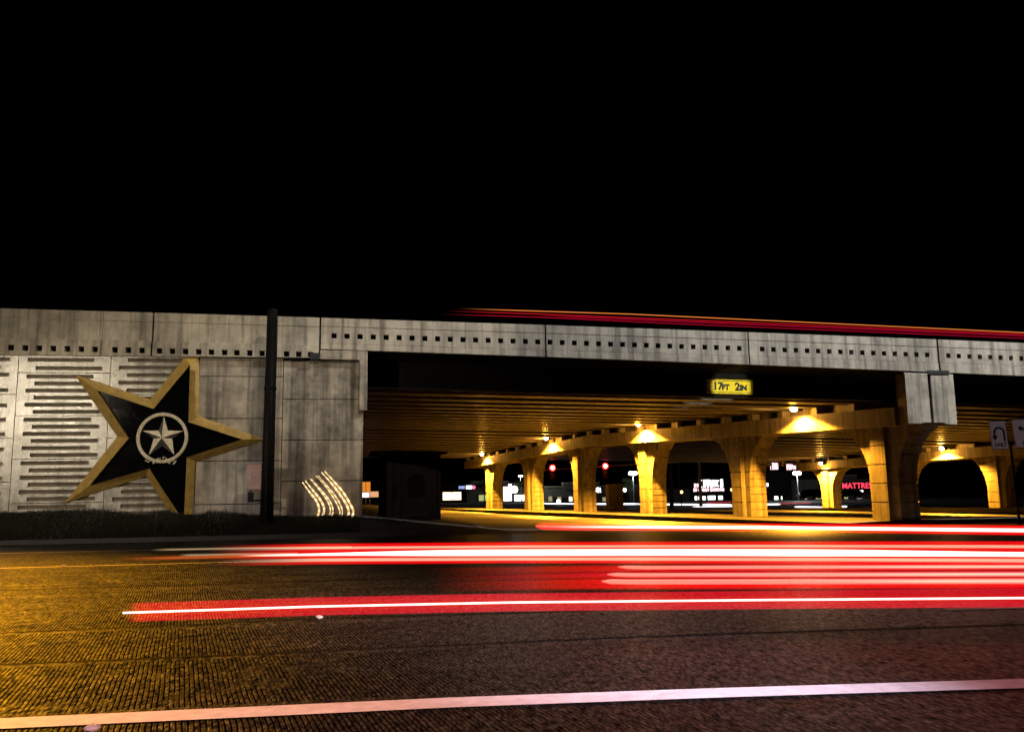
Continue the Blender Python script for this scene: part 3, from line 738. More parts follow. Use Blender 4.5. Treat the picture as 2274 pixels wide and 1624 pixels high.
for (xa, ya, xb, yb, kind, lab) in ((2195, 934, 2236, 997, 0, 'white lane sign with black U-turn arrow reading ONLY'), (2247, 929, 2312, 992, 1, 'white lane sign with two left turn arrows reading ONLY, at the right edge')):
    a = atY(xa, ya, YP); d = atY(xb, yb, YP); c_ = (a + d) / 2; w_, h_ = d.x - a.x, a.z - d.z
    so = tag(empty('lane_sign', (c_.x, YP - .03, c_.z)), lab, 'traffic sign', 'lane signs on the post'); so.rotation_euler = (0, R(-2 if kind == 0 else -4), R(-6))
    b = MB(); b.box(-w_ / 2, w_ / 2, -.012, .012, -h_ / 2, h_ / 2); b.build('panel', M['sign_white'], so, .008)
    b = MB(); bw = .018
    b.box(-w_ / 2, w_ / 2, -.016, -.0125, h_ / 2 - bw, h_ / 2); b.box(-w_ / 2, w_ / 2, -.016, -.0125, -h_ / 2, -h_ / 2 + bw)
    b.box(-w_ / 2, -w_ / 2 + bw, -.016, -.0125, -h_ / 2 + bw, h_ / 2 - bw); b.box(w_ / 2 - bw, w_ / 2, -.016, -.0125, -h_ / 2 + bw, h_ / 2 - bw)
    b.build('border', M['sign_black'], so)
    b = MB()
    if kind == 0: uturn(b, .86)
    else: leftturn(b, .8, -.16, .1); leftturn(b, .8, .16, .18)
    b.build('arrow', M['sign_black'], so)
    text_mesh('lettering', 'ONLY', .19, M['sign_black'], so, ((0.02 if kind == 0 else -.02), -.018, -h_ / 2 + .16), RX, .003, .006, sx=.9)

# ------------------------------------------------------------------ traffic signals beyond the bridge
def signal(px, py, Y, label, armx, first=[None]):
    p = atY(px, py, Y)
    if first[0] is None:
        r_ = empty('traffic_signal')
        b = MB(); b.box(-.36, .36, -.05, .25, -1.5, .46); hs_ = b.build('housing', M['steel'], r_, .03)
        b = MB(); b.sphere((0, -.1, 0), .36, 16, 8, (1, .35, 1)); b.build('red_lens', M['red_lens'], r_, smooth=True)
        b = MB(); b.sphere((0, -.22, 0), .2, 14, 8, (1, .3, 1)); b.build('bulb', M['red_hot'], r_, smooth=True)
        b = MB(); b.sphere((0, -.06, -.75), .2, 12, 6, (1, .3, 1)); b.build('amber_lens', M['lens_off'], r_)
        b = MB(); b.sphere((0, -.06, -1.22), .2, 12, 6, (1, .3, 1)); b.build('green_lens', M['lens_off'], r_)
        first[0] = r_; o = r_
    else: o = copy_tree(first[0])
    o.location = p; return tag(o, label, 'traffic light', 'red traffic signals beyond the bridge')
YS = 100
signal(1226, 1038, YS, 'red traffic light on the arm between the fourth and fifth piers', 0)
signal(1343, 1034, YS, 'red traffic light glowing right of the fourth pier', 0)
lamp('signal_glow', atY(1226, 1046, YS - .8), (1, .03, .02), 30); lamp('signal_glow', atY(1343, 1042, YS - .8), (1, .03, .02), 30)
a0 = atY(1200, 1043, YS); a1 = atY(1300, 1033, YS)
ma = tag(empty('mast_arm', (a1.x + 14, YS + .3, 0)), 'long horizontal signal mast arm behind the red traffic lights', 'mast arm')
b = MB(); b.tube([(a0.x - a1.x - 16, 0, a0.z - .1), (0, 0, a1.z + .5)], [.08, .14], 8); b.build('arm', M['galv'], ma)
b = MB(); b.tube([(0, 0, -.3), (0, 0, a1.z + 1.2)], [.2, .15], 10); b.build('pole', M['galv'], ma)

# block on the island
p = atY(1366, 1130, 71)
mo = tag(empty('barrier_end', (p.x, 71, ground(p.x, 71) + .1)), 'brown concrete stub pier on a wide footing between the third and fourth piers', 'concrete block')
b = MB(); b.box(-.85, .85, -.5, .8, 0, .45); b.build('footing', M['pier'], mo, .03)
b = MB(); b.box(-.62, -.05, -.32, .62, .452, 2.2); b.box(-.02, .62, -.36, .62, .452, 2.24); b.build('shaft', M['pier'], mo, .02)

# ------------------------------------------------------------------ far stores, signs, lamps
def far(x, y, Y): return atY(x, y, Y)
def store(name, x0, x1, ytop, Y, label, wins, m=M['store_wall'], depth=12, steps=(), cor=True):
    a = far(x0, ytop, Y); d = far(x1, ytop, Y); zt = (a.z + d.z) / 2
    o = tag(empty(name, ((a.x + d.x) / 2, Y, 0)), label, 'building')
    w2 = (d.x - a.x) / 2
    b = MB(); b.box(-w2, w2, 0, depth, -1, zt); b.build('wall', m, o)
    if cor: b = MB(); b.box(-w2 - .2, w2 + .2, -.25, .3, zt + .005, zt + .45); b.build('cornice', M['cornice'], o)
    for (xa, ya, yb) in steps:
        pa = far(xa[0], ya, Y); pb_ = far(xa[1], yb, Y)
        b = MB(); b.box(pa.x - o.location.x, pb_.x - o.location.x, -.35, 2, zt - .6, pa.z); b.build('raised_front', m, o)
        b = MB(); b.box(pa.x - o.location.x - .1, pb_.x - o.location.x + .1, -.5, 2.1, pa.z + .005, pa.z + .4); b.build('cornice', M['cornice'], o)
    for (xa, ya, xb, yb, mm) in wins:
        pa = far(xa, ya, Y); pb_ = far(xb, yb, Y)
        X0, X1, Z0, Z1 = pa.x - o.location.x, pb_.x - o.location.x, pb_.z, pa.z
        b = MB(); f = .12
        b.box(X0 - f, X1 + f, -.42, -.02, Z1, Z1 + f); b.box(X0 - f, X1 + f, -.42, -.02, Z0 - f, Z0)
        n_ = max(1, int((X1 - X0) / 2.2))
        for k in range(n_ + 1):
            xx = X0 + (X1 - X0) * k / n_; b.box(xx - .06, xx + .06, -.42, -.02, Z0, Z1)
        fr = b.build('window', M['store_dark'], o)
        b = MB(); b.box(X0, X1, -.34, -.28, Z0, Z1); b.build('pane', mm, fr)
    return o
store('store', 960, 1012, 1080, 210, 'low store with a warm lit window row right of the shed', [(982, 1092, 1024, 1109, M['win_warm'])])
store('store', 1036, 1205, 1075, 240, 'tan store with a bright white glass front behind the farthest pier', [(1116, 1074, 1136, 1111, M['win_white']), (1140, 1098, 1170, 1111, M['win_white']), (1062, 1098, 1080, 1111, M['win_green']), (1090, 1098, 1100, 1112, M['win_warm'])], steps=[((1044, 1128), 1071, 1071)])
store('store', 1205, 1470, 1080, 262, 'long grey store with stepped roofline behind the red signals', [(1216, 1101, 1226, 1112, M['win_dim']), (1236, 1102, 1246, 1112, M['win_dim']), (1262, 1102, 1270, 1112, M['win_white']), (1336, 1103, 1350, 1112, M['win_dim'])], steps=[((1250, 1330), 1073, 1073)])
store('store', 1462, 1530, 1084, 240, 'dark low store with a small white window left of the lit white lettering', [(1464, 1100, 1473, 1111, M['win_white'])], m=M['store_dark'], cor=False)
store('store', 1530, 1700, 1060, 300, 'dark store behind the white and red lettering', [(1541, 1101, 1547, 1109, M['neon_white']), (1549, 1101, 1555, 1109, M['neon_white']), (1558, 1101, 1566, 1110, M['neon_white']), (1570, 1100, 1588, 1111, M['neon_white']), (1593, 1100, 1604, 1110, M['neon_white'])], m=M['store_dark'], cor=False)
store('store', 1700, 1812, 1046, 260, 'tall dark store with narrow white windows under the red script signs', [(1717, 1101, 1727, 1111, M['win_white']), (1732, 1101, 1736, 1111, M['win_white']), (1763, 1101, 1776, 1106, M['win_warm']), (1785, 1101, 1790, 1112, M['win_white'])], m=M['store_dark'], cor=False)
store('store', 1790, 2030, 1062, 250, 'grey store with the red lettered sign seen through the pier arch', [(1808, 1102, 1823, 1112, M['win_dim']), (1832, 1102, 1842, 1115, M['win_green']), (1872, 1102, 1882, 1112, M['win_green']), (1900, 1106, 1914, 1116, M['neon_white'])], m=M['store_wall'], steps=[((1868, 1900), 1056, 1056)], cor=False)

def letters(x0, y0, x1, y1, Y, nl, m, label, cat='sign', seed=1, text=None, board=None):
    """lit sign on a thin dark board: strokes too blurred to read, or a text that can be read"""
    a = far(x0, y0, Y); d = far(x1, y1, Y); c_ = (a + d) / 2; w_, h_ = d.x - a.x, a.z - d.z
    o = tag(empty('lit_sign', c_), label, cat)
    b = MB(); b.box(-w_ / 2 - .1, w_ / 2 + .1, .05, .2, -h_ / 2 - .1, h_ / 2 + .1); b.build('board', M['store_dark'], o)
    if text: text_mesh('lettering', text, h_ * 1.35, m, o, (0, -.03, 0), RX, .04, .02); return o
    rnd = random.Random(seed); b = MB(); cw = w_ / nl
    for k in range(nl):
        xc = -w_ / 2 + (k + .5) * cw; hw = cw * rnd.uniform(.33, .44)
        hz = h_ / 2 * rnd.uniform(.8, 1.0); t = cw * .24
        b.box(xc - hw, xc - hw + t, -.05, .05, -hz, hz)
        if rnd.random() < .75: b.box(xc + hw - t, xc + hw, -.05, .05, -hz * rnd.uniform(.5, 1), hz)
        for zz in rnd.sample([-.85, 0, .85], 2): b.box(xc - hw + t, xc + hw - t, -.045, .045, zz * hz - t * .45, zz * hz + t * .45)
    b.build('lettering', m, o); return o
letters(1018, 1078, 1032, 1085, 205, 5, M['neon_blue'], 'small blue lit sign left of a white panel right of the shed', seed=2)
letters(1034, 1077, 1048, 1085, 205, 3, M['neon_white'], 'small white lit sign between blue letters and a pink disc', seed=3)
d_ = far(1051.5, 1081, 205)
o = tag(empty('lit_sign', d_), 'small pink round lit sign at the end of the blue and white sign', 'sign')
b = MB(); b.sphere((0, 0, 0), .42, 14, 8, (1, .3, 1)); b.build('disc', emit('lit_pink_disc', (1, .12, .25), 2), o, smooth=True)
letters(1321, 1081, 1336, 1093, 255, 3, M['neon_white'], 'white lit letters right of the fourth pier', seed=4)
letters(1553, 1064, 1606, 1081, 255, 7, M['neon_white'], 'row of white lit letters above a red lit strip', seed=5)
letters(1539, 1083, 1608, 1090, 254, 13, M['neon_pink'], 'thin red lit strip of small letters below the white letters', seed=6)
letters(1540, 1073, 1552, 1081, 254.5, 2, M['neon_pink'], 'two pink lit spots left of the white letters', seed=8)
letters(1690, 1071, 1706, 1080, 250, 4, M['neon_white'], 'white lit panel right of the brightest pier', seed=9)
letters(1835, 1074, 1848, 1085, 240, 3, M['neon_white'], 'small white lit sign left of the small far pier', seed=10)
letters(1709, 1026, 1728, 1043, 245, 4, M['neon_pink'], 'smaller red lit script sign above the tall dark store', seed=11)
letters(1745, 1026, 1775, 1043, 245, 6, M['neon_pink'], 'wider red lit script sign above the white parking lamp', seed=12)
letters(1880, 1072, 1932, 1084, 240, 8, M['neon_red'], 'red lit sign reading MATTRE beside the nearest pier', text='MATTRESS')
letters(1899, 1087, 1918, 1095, 240, 4, M['neon_white'], 'white lit letters below the red lettered sign', seed=13)

def park_lamp(px, py, Y, label, s=1.0, first=[None]):
    p = atY(px, py, Y)
    if first[0] is None:
        r_ = empty('parking_lamp')
        b = MB(); b.tube([(0, 0, 0), (0, 0, -10.5)], [.07, .12], 8); b.build('pole', M['galv'], r_)
        b = MB()
        for s_ in (-1, 1): b.sphere((s_ * .55, 0, 0), .62, 14, 8, (1, .8, .75))
        b.build('lens', M['white_lens'], r_, smooth=True)
        first[0] = r_; o = r_
    else: o = copy_tree(first[0])
    o.location = p; o.scale = (s, s, s)
    l = lamp('lamp_glow', (0, -1.2, -.6), (.93, .96, 1), 2600, size=.3, par=o)
    return tag(o, label, 'lamp', 'white parking lot lamps')
park_lamp(1405, 1050, 215, 'white twin parking lamp left of the third pier')
park_lamp(1769, 1050, 215, 'white twin parking lamp under the red script signs')
park_lamp(1155.5, 1056, 260, 'small white lamp on a tall pole between the two farthest piers', .55)
def globe(px, py, Y, r, label):
    o = tag(empty('wall_lamp', atY(px, py, Y)), label, 'lamp', 'small round white lamps on the stores')
    b = MB(); b.sphere((0, 0, 0), r, 12, 8); b.build('globe', M['white_lens'], o, smooth=True)
    b = MB(); b.tube([(0, 0, -r), (0, 0, -atY(px, py, Y).z)], .07, 6); b.build('stem', M['steel'], o)
globe(1141.5, 1086, 230, .9, 'round white lamp left of the fifth pier')
globe(1387, 1087, 180, .35, 'tiny white lamp right of the brown block')
globe(1665, 1079, 235, .6, 'round white lamp left of the brightest pier')
globe(1240, 1112, 140, .3, 'low white lamp close above the headlight streaks')
# slim poles between the third and second piers
def slim(px, y0, y1, Y, r, label):
    a = atY(px, y0, Y); o = tag(empty('light_pole', (a.x, Y, 0)), label, 'pole')
    b = MB(); b.tube([(0, 0, -.5), (0, 0, a.z)], [r * 1.3, r], 10); b.build('shaft', M['bark'], o, smooth=True)
    b = MB(); b.tube([(0, 0, a.z - .2), (1.0, -.4, a.z + .25)], .05, 6); b.build('arm', M['galv'], o)
slim(1487, 1018, 1105, 104, .2, 'slender wooden pole right of the third pier')
slim(1507, 1020, 1105, 118, .1, 'thinner pole beside the slender wooden pole')
# two more signals seen side-on: amber glow
for px, py, lab in ((1512, 1085, 'amber lit signal beside the slender wooden poles'), (1623, 1080, 'amber lit signal left of the brightest pier')):
    p = atY(px, py, 110); o = tag(empty('side_signal', p), lab, 'traffic light')
    b = MB(); b.box(-.22, .22, -.1, .2, -.7, .7); b.build('housing', M['steel'], o, .03)
    b = MB(); b.sphere((0, -.12, -.38), .2, 12, 8, (1, .4, 1)); b.build('lens', emit('amber_lens', (1, .6, .2), 4), o, smooth=True)
    b = MB(); b.tube([(0, .05, -.7), (0, .05, -p.z - .4)], .07, 8); b.build('post', M['steel'], o)
# signs left of the shed
o = tag(empty('street_sign', atY(812, 1080, 95)), 'orange lit square street sign between the abutment and the shed', 'sign')
b = MB(); b.box(-.48, -.03, -.02, .02, -.52, .52); b.box(.03, .48, -.02, .02, -.52, .52); b.build('panel', emit('orange_sign', (1, .30, .03), .8), o)
b = MB(); b.tube([(.02, .03, .4), (.02, .03, -2.6)], .05, 8).tube([(.42, .03, 0), (.42, .03, -2.2)], .04, 8); b.build('post', M['galv'], o)
b = MB(); b.box(-.35, .35, -.06, -.03, -1.1, -.6); b.build('red_plate', M['neon_pink'], o)
b = MB(); b.box(.36, 1.4, .05, .1, -1.1, -.5); b.build('side_plate', emit('peach_sign', (1, .50, .25), .8), o)
# small trees in front of the bright store
def tree(px, py, Y, h, r, label):
    p = atY(px, py, Y); o = tag(empty('tree', (p.x, Y, 0)), label, 'tree', 'small trees before the stores')
    b = MB(); b.tube([(0, 0, -.3), (.1, 0, h * .4), (.0, 0, h * .75)], [.16, .12, .05], 8)
    for k in range(6):
        a = k * 1.05; b.tube([(.05, 0, h * .45), (math.cos(a) * r * .6, math.sin(a) * r * .6, h * .75)], [.05, .02], 5)
    b.build('trunk', M['bark'], o)
    rnd = random.Random(px); b = MB()
    cl = [(rnd.gauss(0, r * .5), rnd.gauss(0, r * .5), h * .7 + rnd.gauss(0, h * .16)) for _ in range(16)]
    for k in range(900):
        c_ = rnd.choice(cl); x, y, z = (c_[0] + rnd.gauss(0, r * .22), c_[1] + rnd.gauss(0, r * .22), c_[2] + rnd.gauss(0, r * .2))
        v1 = Vector((rnd.gauss(0, 1), rnd.gauss(0, 1), rnd.gauss(0, 1))).normalized() * .17; v2 = v1.orthogonal() * .6
        q0 = Vector((x, y, z)); b.add([q0 - v1, q0 + v2, q0 + v1, q0 - v2], [(0, 1, 2, 3)])
    b.build('crown', M['leaf'], o)
tree(1158, 1112, 232, 5.0, 1.9, 'leafy small tree lit before the bright white storefront')
tree(1075, 1112, 225, 5.5, 2.0, 'dark small tree left of the farthest pier')
tree(1400, 1112, 225, 5.0, 1.8, 'dark tree below the white parking lamp by the third pier')

# parked cars far off, only dark outlines
def car(px, Y, label, first=[None]):
    p = atZ(px, 1117, 0) if False else atY(px, 1112, Y)
    if first[0] is None:
        r_ = empty('parked_car')
        prof = [(-2.2, .35), (-2.2, .8), (-2.0, 1.0), (-1.3, 1.05), (-.7, 1.62), (1.1, 1.66), (1.9, 1.1), (2.25, 1.0), (2.3, .4)]
        b = MB(); b.prism(prof, -.85, .85); b.build('body', paint('car_paint', (.03, .03, .035), .25, .3), r_, .06)
        b = MB(); b.prism([(-.65, 1.1), (-.45, 1.52), (.25, 1.55), (.25, 1.1)], -.87, -.84).prism([(.35, 1.1), (.35, 1.55), (1.0, 1.55), (1.5, 1.1)], -.87, -.84); b.build('window', M['black_gloss'], r_)
        for x in (-1.4, 1.45):
            for y in (-.8, .8):
                b = MB(); b.tube([(x, y - .1, .33), (x, y + .1, .33)], .33, 16); b.build('wheel', M['tar'], r_)
        first[0] = r_; o = r_
    else: o = copy_tree(first[0])
    o.location = (p.x, Y, 0); return tag(o, label, 'car', 'cars parked before the stores')
car(1798, 150, 'dark car parked left of the small far pier')
car(1829, 150, 'dark parked car nearest the small far pier')
car(1889, 160, 'dark parked car under the red lettered sign')

# ------------------------------------------------------------------ light trails
def trail_mat(name, stops, strength, fade=None, alpha=None, tail=None, stripes=0):
    """glowing matter: colour across its height (v), fading in along its length (u)"""
    mt = bpy.data.materials.new(name); mt.use_nodes = True; nt = mt.node_tree; nt.nodes.clear()
    uv = N(nt, 'ShaderNodeUVMap'); sp = N(nt, 'ShaderNodeSeparateXYZ'); nt.links.new(uv.outputs[0], sp.inputs[0])
    u, v = sp.outputs[0], sp.outputs[1]
    col = ramp(nt, v, [(a, c) for a, c, *_ in stops])
    al = ramp(nt, v, [(a, (k[0] if k else 1,) * 3) for a, c, *k in stops])
    em = N(nt, 'ShaderNodeEmission'); tr = N(nt, 'ShaderNodeBsdfTransparent'); mx = N(nt, 'ShaderNodeAddShader'); out = N(nt, 'ShaderNodeOutputMaterial')
    fac = al
    if fade:
        wv = noise(nt, mapped(nt, (.4, 1, 26)), 1.0, 2, .5)
        uu = math_(nt, 'ADD', u, math_(nt, 'MULTIPLY', math_(nt, 'SUBTRACT', wv, .5), fade[2] if len(fade) > 2 else 0))
        f = N(nt, 'ShaderNodeMapRange'); f.interpolation_type = 'SMOOTHSTEP'; nt.links.new(uu, f.inputs[0]); f.inputs[1].default_value = fade[0]; f.inputs[2].default_value = fade[1]
        fac = math_(nt, 'MULTIPLY', al, f.outputs[0])
        # near the faint end the core loses its white heat
    if stripes:
        w_ = noise(nt, mapped(nt, (.05, 1, 60)), 1.0, 3, .6)
        col = mix(nt, col, ramp(nt, w_, [(.35, (.75, .35, .35)), (.6, (1, 1, 1))]), stripes, 'MULTIPLY')
    nt.links.new(col, em.inputs[0]); nt.links.new(math_(nt, 'MULTIPLY', fac, strength * .5), em.inputs[1])   # both walls of the rod add up
    nt.links.new(tr.outputs[0], mx.inputs[0]); nt.links.new(em.outputs[0], mx.inputs[1])
    nt.links.new(mx.outputs[0], out.inputs[0])
    return mt
def trail(name, pts, half, depth, m, parent=None, run_on=None):
    if run_on is None: run_on = 22 if (Vector(pts[-1]).x / max(1, Vector(pts[-1]).y) > .8 and Vector(pts[-1]).y < 40) else 0
    """flattened glowing rod along pts; half = half height (number or per point)"""
    n = 12; vs, fs, uvs = [], [], []
    P = [Vector(p) for p in pts]; L = [0]; full = sum((b_ - a).length for a, b_ in zip(P, P[1:]))
    if run_on:                                  # the streak goes on beyond the photograph's right edge
        P.append(P[-1] + (P[-1] - P[-3]).normalized() * run_on)
        if isinstance(half, (list, tuple)): half = list(half) + [half[-1]]
    for a, b_ in zip(P, P[1:]): L.append(L[-1] + (b_ - a).length)
    for k, p in enumerate(P):
        d = (P[min(k + 1, len(P) - 1)] - P[max(k - 1, 0)]).normalized(); side = d.cross(Vector((0, 0, 1))).normalized(); up = side.cross(d)
        hh = half[k] if isinstance(half, (list, tuple)) else half
        for i in range(n):
            t = 2 * math.pi * i / n; vs.append(p + side * (math.cos(t) * depth) + up * (math.sin(t) * hh)); uvs.append((L[k] / full, .5 + .5 * math.sin(t)))
    for k in range(len(P) - 1):
        for i in range(n): fs.append((k * n + i, k * n + (i + 1) % n, (k + 1) * n + (i + 1) % n, (k + 1) * n + i))
    fs.append(tuple(reversed(range(n)))); fs.append(tuple((len(P) - 1) * n + i for i in range(n)))
    me = bpy.data.meshes.new(name); me.from_pydata([tuple(v) for v in vs], [], fs); me.update()
    ul = me.uv_layers.new(name='UVMap')
    for lp in me.loops: ul.data[lp.index].uv = uvs[lp.vertex_index]
    me.materials.append(m); me.polygons.foreach_set('use_smooth', [True] * len(fs))
    o = bpy.data.objects.new(name, me); COL.objects.link(o)
    if parent: o.parent = parent
    return o
def zline(px, Z, n=24, ext=None):
    """road-level course through photographed points at height Z"""
    ps = [atZ(x, y, Z) for x, y in px]; out = []
    for k in range(n + 1):
        t = k / n * (len(ps) - 1); i = min(int(t), len(ps) - 2); out.append(ps[i].lerp(ps[i + 1], t - i))
    return out
RED = (1, .0, .004); DRED = (.55, .0, .01); PINK = (1, .16, .13); PEACH = (1, .55, .36); WHITE = (1, .93, .84); CRIM = (1, .0, .03)
GT = 'red tail light streaks over the road'
# nearest streak: thin white core in a translucent red band
l3 = zline([(275, 1359), (700, 1345), (1136, 1336), (1700, 1330.5), (2290, 1326)], .5)
t3 = trail('light_trail', l3, [.068] * len(l3), .02, trail_mat('trail_red_glow', [(0, CRIM, .0), (.03, CRIM, .8), (.5, RED, 1), (.97, CRIM, .8), (1, CRIM, 0)], .68, (0, .02), stripes=.35))
tag(t3, 'lowest red light streak with a thin white core, closest to the camera', 'light trail', GT)
c3 = trail('core', [p + Vector((0, -.024, .002)) for p in l3], .0075, .006, trail_mat('trail_white_core', [(0, (1, .5, .4)), (.3, WHITE), (.7, WHITE), (1, (1, .5, .4))], 2.2), t3)
# second group: three pink bands that start ragged near the middle of the road
l2 = zline([(850, 1289), (1300, 1281), (1700, 1279.5), (2290, 1278)], .5)
t2 = trail('light_trail', l2, .124, .03, trail_mat('trail_crimson', [(0, DRED, 0), (.06, RED, .5), (.12, RED, 1), (.42, RED, 1), (.455, DRED, .5), (.49, RED, 1), (.66, CRIM, .9), (.70, DRED, .55), (.76, RED, .9), (.92, RED, .9), (.97, DRED, .5), (1, DRED, 0)], 1.0, (.06, .50, .12), stripes=.7))
for x0, yc0, yc1, hh in ((1372, 1259, 1257, .016), (1348, 1275.5, 1274, .019), (1336, 1291, 1289, .024)):
    lb = [atY(x, y, atZ(x, 1279, .5).y - .08) for x, y in smoothline([(x0, yc0 - 1.5), (x0 + 60, yc0), (1800, (yc0 + yc1) / 2), (2290, yc1)], 24)]
    trail('core', lb, [hh * min(1, .18 + k / 3) for k in range(25)], .01, trail_mat('trail_pink_core', [(0, PINK), (.2, (1, .2, .15)), (.45, (1, .30, .22)), (.6, (1, .22, .17)), (.8, (1, .36, .26)), (1, PINK)], 1.3, stripes=.5), t2)
    lb2 = lb[14:]; trail('core', lb2, [hh * .62 * min(1, .1 + k / 7) for k in range(len(lb2))], .008, trail_mat('trail_peach_core', [(0, PINK, .3), (.5, PEACH, 1), (1, PINK, .3)], .9, (0, .7), stripes=.5), t2)
tag(t2, 'banded crimson light streak with ragged left end in the middle lane', 'light trail', GT)
# third group: thick white hot core between red edges
l1 = zline([(420, 1234), (700, 1229), (1136, 1226), (1700, 1226), (2290, 1228)], .5)
t1 = trail('light_trail', l1, .152, .03, trail_mat('trail_bright', [(0, RED, 0), (.05, RED, 1), (.13, RED, 1), (.17, PEACH, 1), (.27, PEACH, 1), (.31, RED, 1), (.70, RED, 1), (.76, PEACH, 1), (.82, PEACH, 1), (.85, RED, 1), (.97, RED, .9), (1, RED, 0)], 1.0, (.02, .20, .05), stripes=.6))
tag(t1, 'broad brightest light streak across the far lane, white hot in the middle', 'light trail', GT)
lc = [atY(x, y, atZ(x, 1227, .5).y - .14) for x, y in smoothline([(520, 1233), (800, 1228.5), (1050, 1226), (1500, 1225), (1900, 1226.5), (2290, 1230)], 24)]
hv = [.008 + .036 * smooth(k / 10) - .016 * smooth((k - 17) / 7) for k in range(len(lc))]
trail('core', lc, hv, .01, trail_mat('trail_hot_core', [(0, (1, .6, .4)), (.25, WHITE), (.8, WHITE), (1, (1, .6, .4))], 2.6, (0, .10)), t1)
lo1 = zline([(250, 1240), (600, 1233), (760, 1231)], .5)
to = trail('light_trail', lo1, .03, .015, trail_mat('trail_faint', [(0, (1, .12, .01), 0), (.5, (1, .16, .03), .75), (1, (1, .12, .01), 0)], .75, (0, .3)))
tag(to, 'faint short orange red streak at the left end of the brightest streak', 'light trail', GT)
for px_, lab in (([(330, 1220), (560, 1215.5), (780, 1213.5)], 'faint pale yellow upper streak at the left end of the brightest streak'), ([(392, 1232), (520, 1229.5), (660, 1228)], 'short pale yellow streak beside the left end of the brightest streak')):
    tag(trail('light_trail', zline(px_, .5), .022, .012, trail_mat('trail_pale', [(0, (1, .6, .25), 0), (.5, (1, .72, .4), 1), (1, (1, .6, .25), 0)], .42, (0, .12))), lab, 'light trail', GT)
# far streak with a rounded start
l0 = zline([(1190, 1167), (1215, 1167.5), (1260, 1168.5), (1700, 1170), (2290, 1176.5)], .5, 40)
h0 = [.02 + .075 * math.sqrt(min(1, k / 7)) for k in range(len(l0))]
t0 = trail('light_trail', l0, h0, .03, trail_mat('trail_far', [(0, RED, .6), (.15, RED, 1), (.28, RED, 1), (.36, PINK, 1), (.64, PINK, 1), (.72, RED, 1), (.85, RED, 1), (1, RED, .6)], 1.0))
tag(t0, 'farthest red streak with a rounded left tip below the pier bases', 'light trail', GT)
h0c = [.004 + .036 * smooth((k - 4) / 24) for k in range(len(l0))]
trail('core', [p + Vector((0, -.06, .0)) for p in l0[3:]], h0c[3:], .01, trail_mat('trail_far_core', [(0, PINK), (.3, WHITE), (.7, WHITE), (1, PINK)], 1.9, (0, .35)), t0)
# streaks above the parapet, traffic on the overpass deck
YD = 38.5
def yline(px): return [atY(x, y, YD) for x, y in px]
for (px, hh, c, st_, lab) in (
    ([(1012, 684.5), (1120, 688), (1400, 697), (1700, 711), (2273, 738), (2330, 740.5)], .024, (1, .24, .04), 1.1, 'orange topmost light streak above the bridge parapet'),
    ([(985, 690), (1200, 697), (1500, 709), (1800, 721.5), (2330, 744.5)], .016, (1, .01, .02), .9, 'thin red streak just below the orange streak on the bridge'),
    ([(1180, 699.5), (1500, 713), (1800, 725.5), (2330, 748)], .022, (.85, .0, .06), .62, 'crimson double streak in the middle of the bridge streaks'),
    ([(972, 697), (1200, 704), (1500, 718.5), (1800, 731), (2330, 753.5)], .013, (1, .0, .05), .8, 'thin red lowest streak above the bridge parapet')):
    o = trail('light_trail', yline(px), hh, .015, trail_mat('trail_deck', [(0, c, .0), (.25, c, .9), (.5, tuple(min(1, q_ * 1.1 + .02) for q_ in c), 1), (.75, c, .9), (1, c, 0)], st_, (0, .10)))
    tag(o, lab, 'light trail', 'light streaks above the bridge parapet')
# headlight streaks beyond the bridge
wm = trail_mat('trail_headlight', [(0, (.8, .8, 1), .7), (.3, (1, .98, 1)), (.7, (1, .98, 1)), (1, (.8, .8, 1), .7)], 2.5)
for (x0, y0, x1, y1, Y, hh, lab) in ((1200, 1117, 1300, 1118, 112, .07, 'white headlight streak left of the fourth pier'), (1318, 1118, 1420, 1118, 112, .10, 'white headlight streak behind the brown block'),
    (1420, 1118.5, 1562, 1119.5, 112, .11, 'long white headlight streak right of the third pier'), (1562, 1119, 1625, 1120, 110, .10, 'white headlight streak left of the brightest pier'),
    (1538, 1124, 1628, 1123.5, 104, .05, 'lower thin white headlight streak left of the brightest pier'), (1690, 1119, 1732, 1118.5, 112, .11, 'white headlight streak right of the brightest pier'),
    (1764, 1124.5, 1826, 1125.5, 104, .11, 'white headlight streak left of the small far pier'), (1864, 1124, 1880, 1123.5, 104, .1, 'short white headlight streak right of the small far pier'), (1885, 1128, 1930, 1129, 100, .1, 'white headlight streak beside the nearest pier')):
    a = atY(x0, y0, Y); d = atY(x1, y1, Y)
    o = trail('light_trail', [a.lerp(d, t / 8) for t in range(9)], [hh * (.5 if k in (0, 8) else 1) for k in range(9)], .05, wm); tag(o, lab, 'light trail', 'white headlight streaks beyond the bridge')
rm = trail_mat('trail_far_red', [(0, RED, .2), (.5, RED, .9), (1, RED, .2)], .8)
for x0, y0, x1, y1, lab in ((1730, 1117.5, 1800, 1115.5, 'dim red streak left of the parked cars'), (1570, 1115, 1628, 1114, 'dim red streak over the white headlight streak')):
    a = atY(x0, y0, 114); d = atY(x1, y1, 114); tag(trail('light_trail', [a, a.lerp(d, .5), d], .07, .04, rm), lab, 'light trail', 'dim red streaks beyond the bridge')
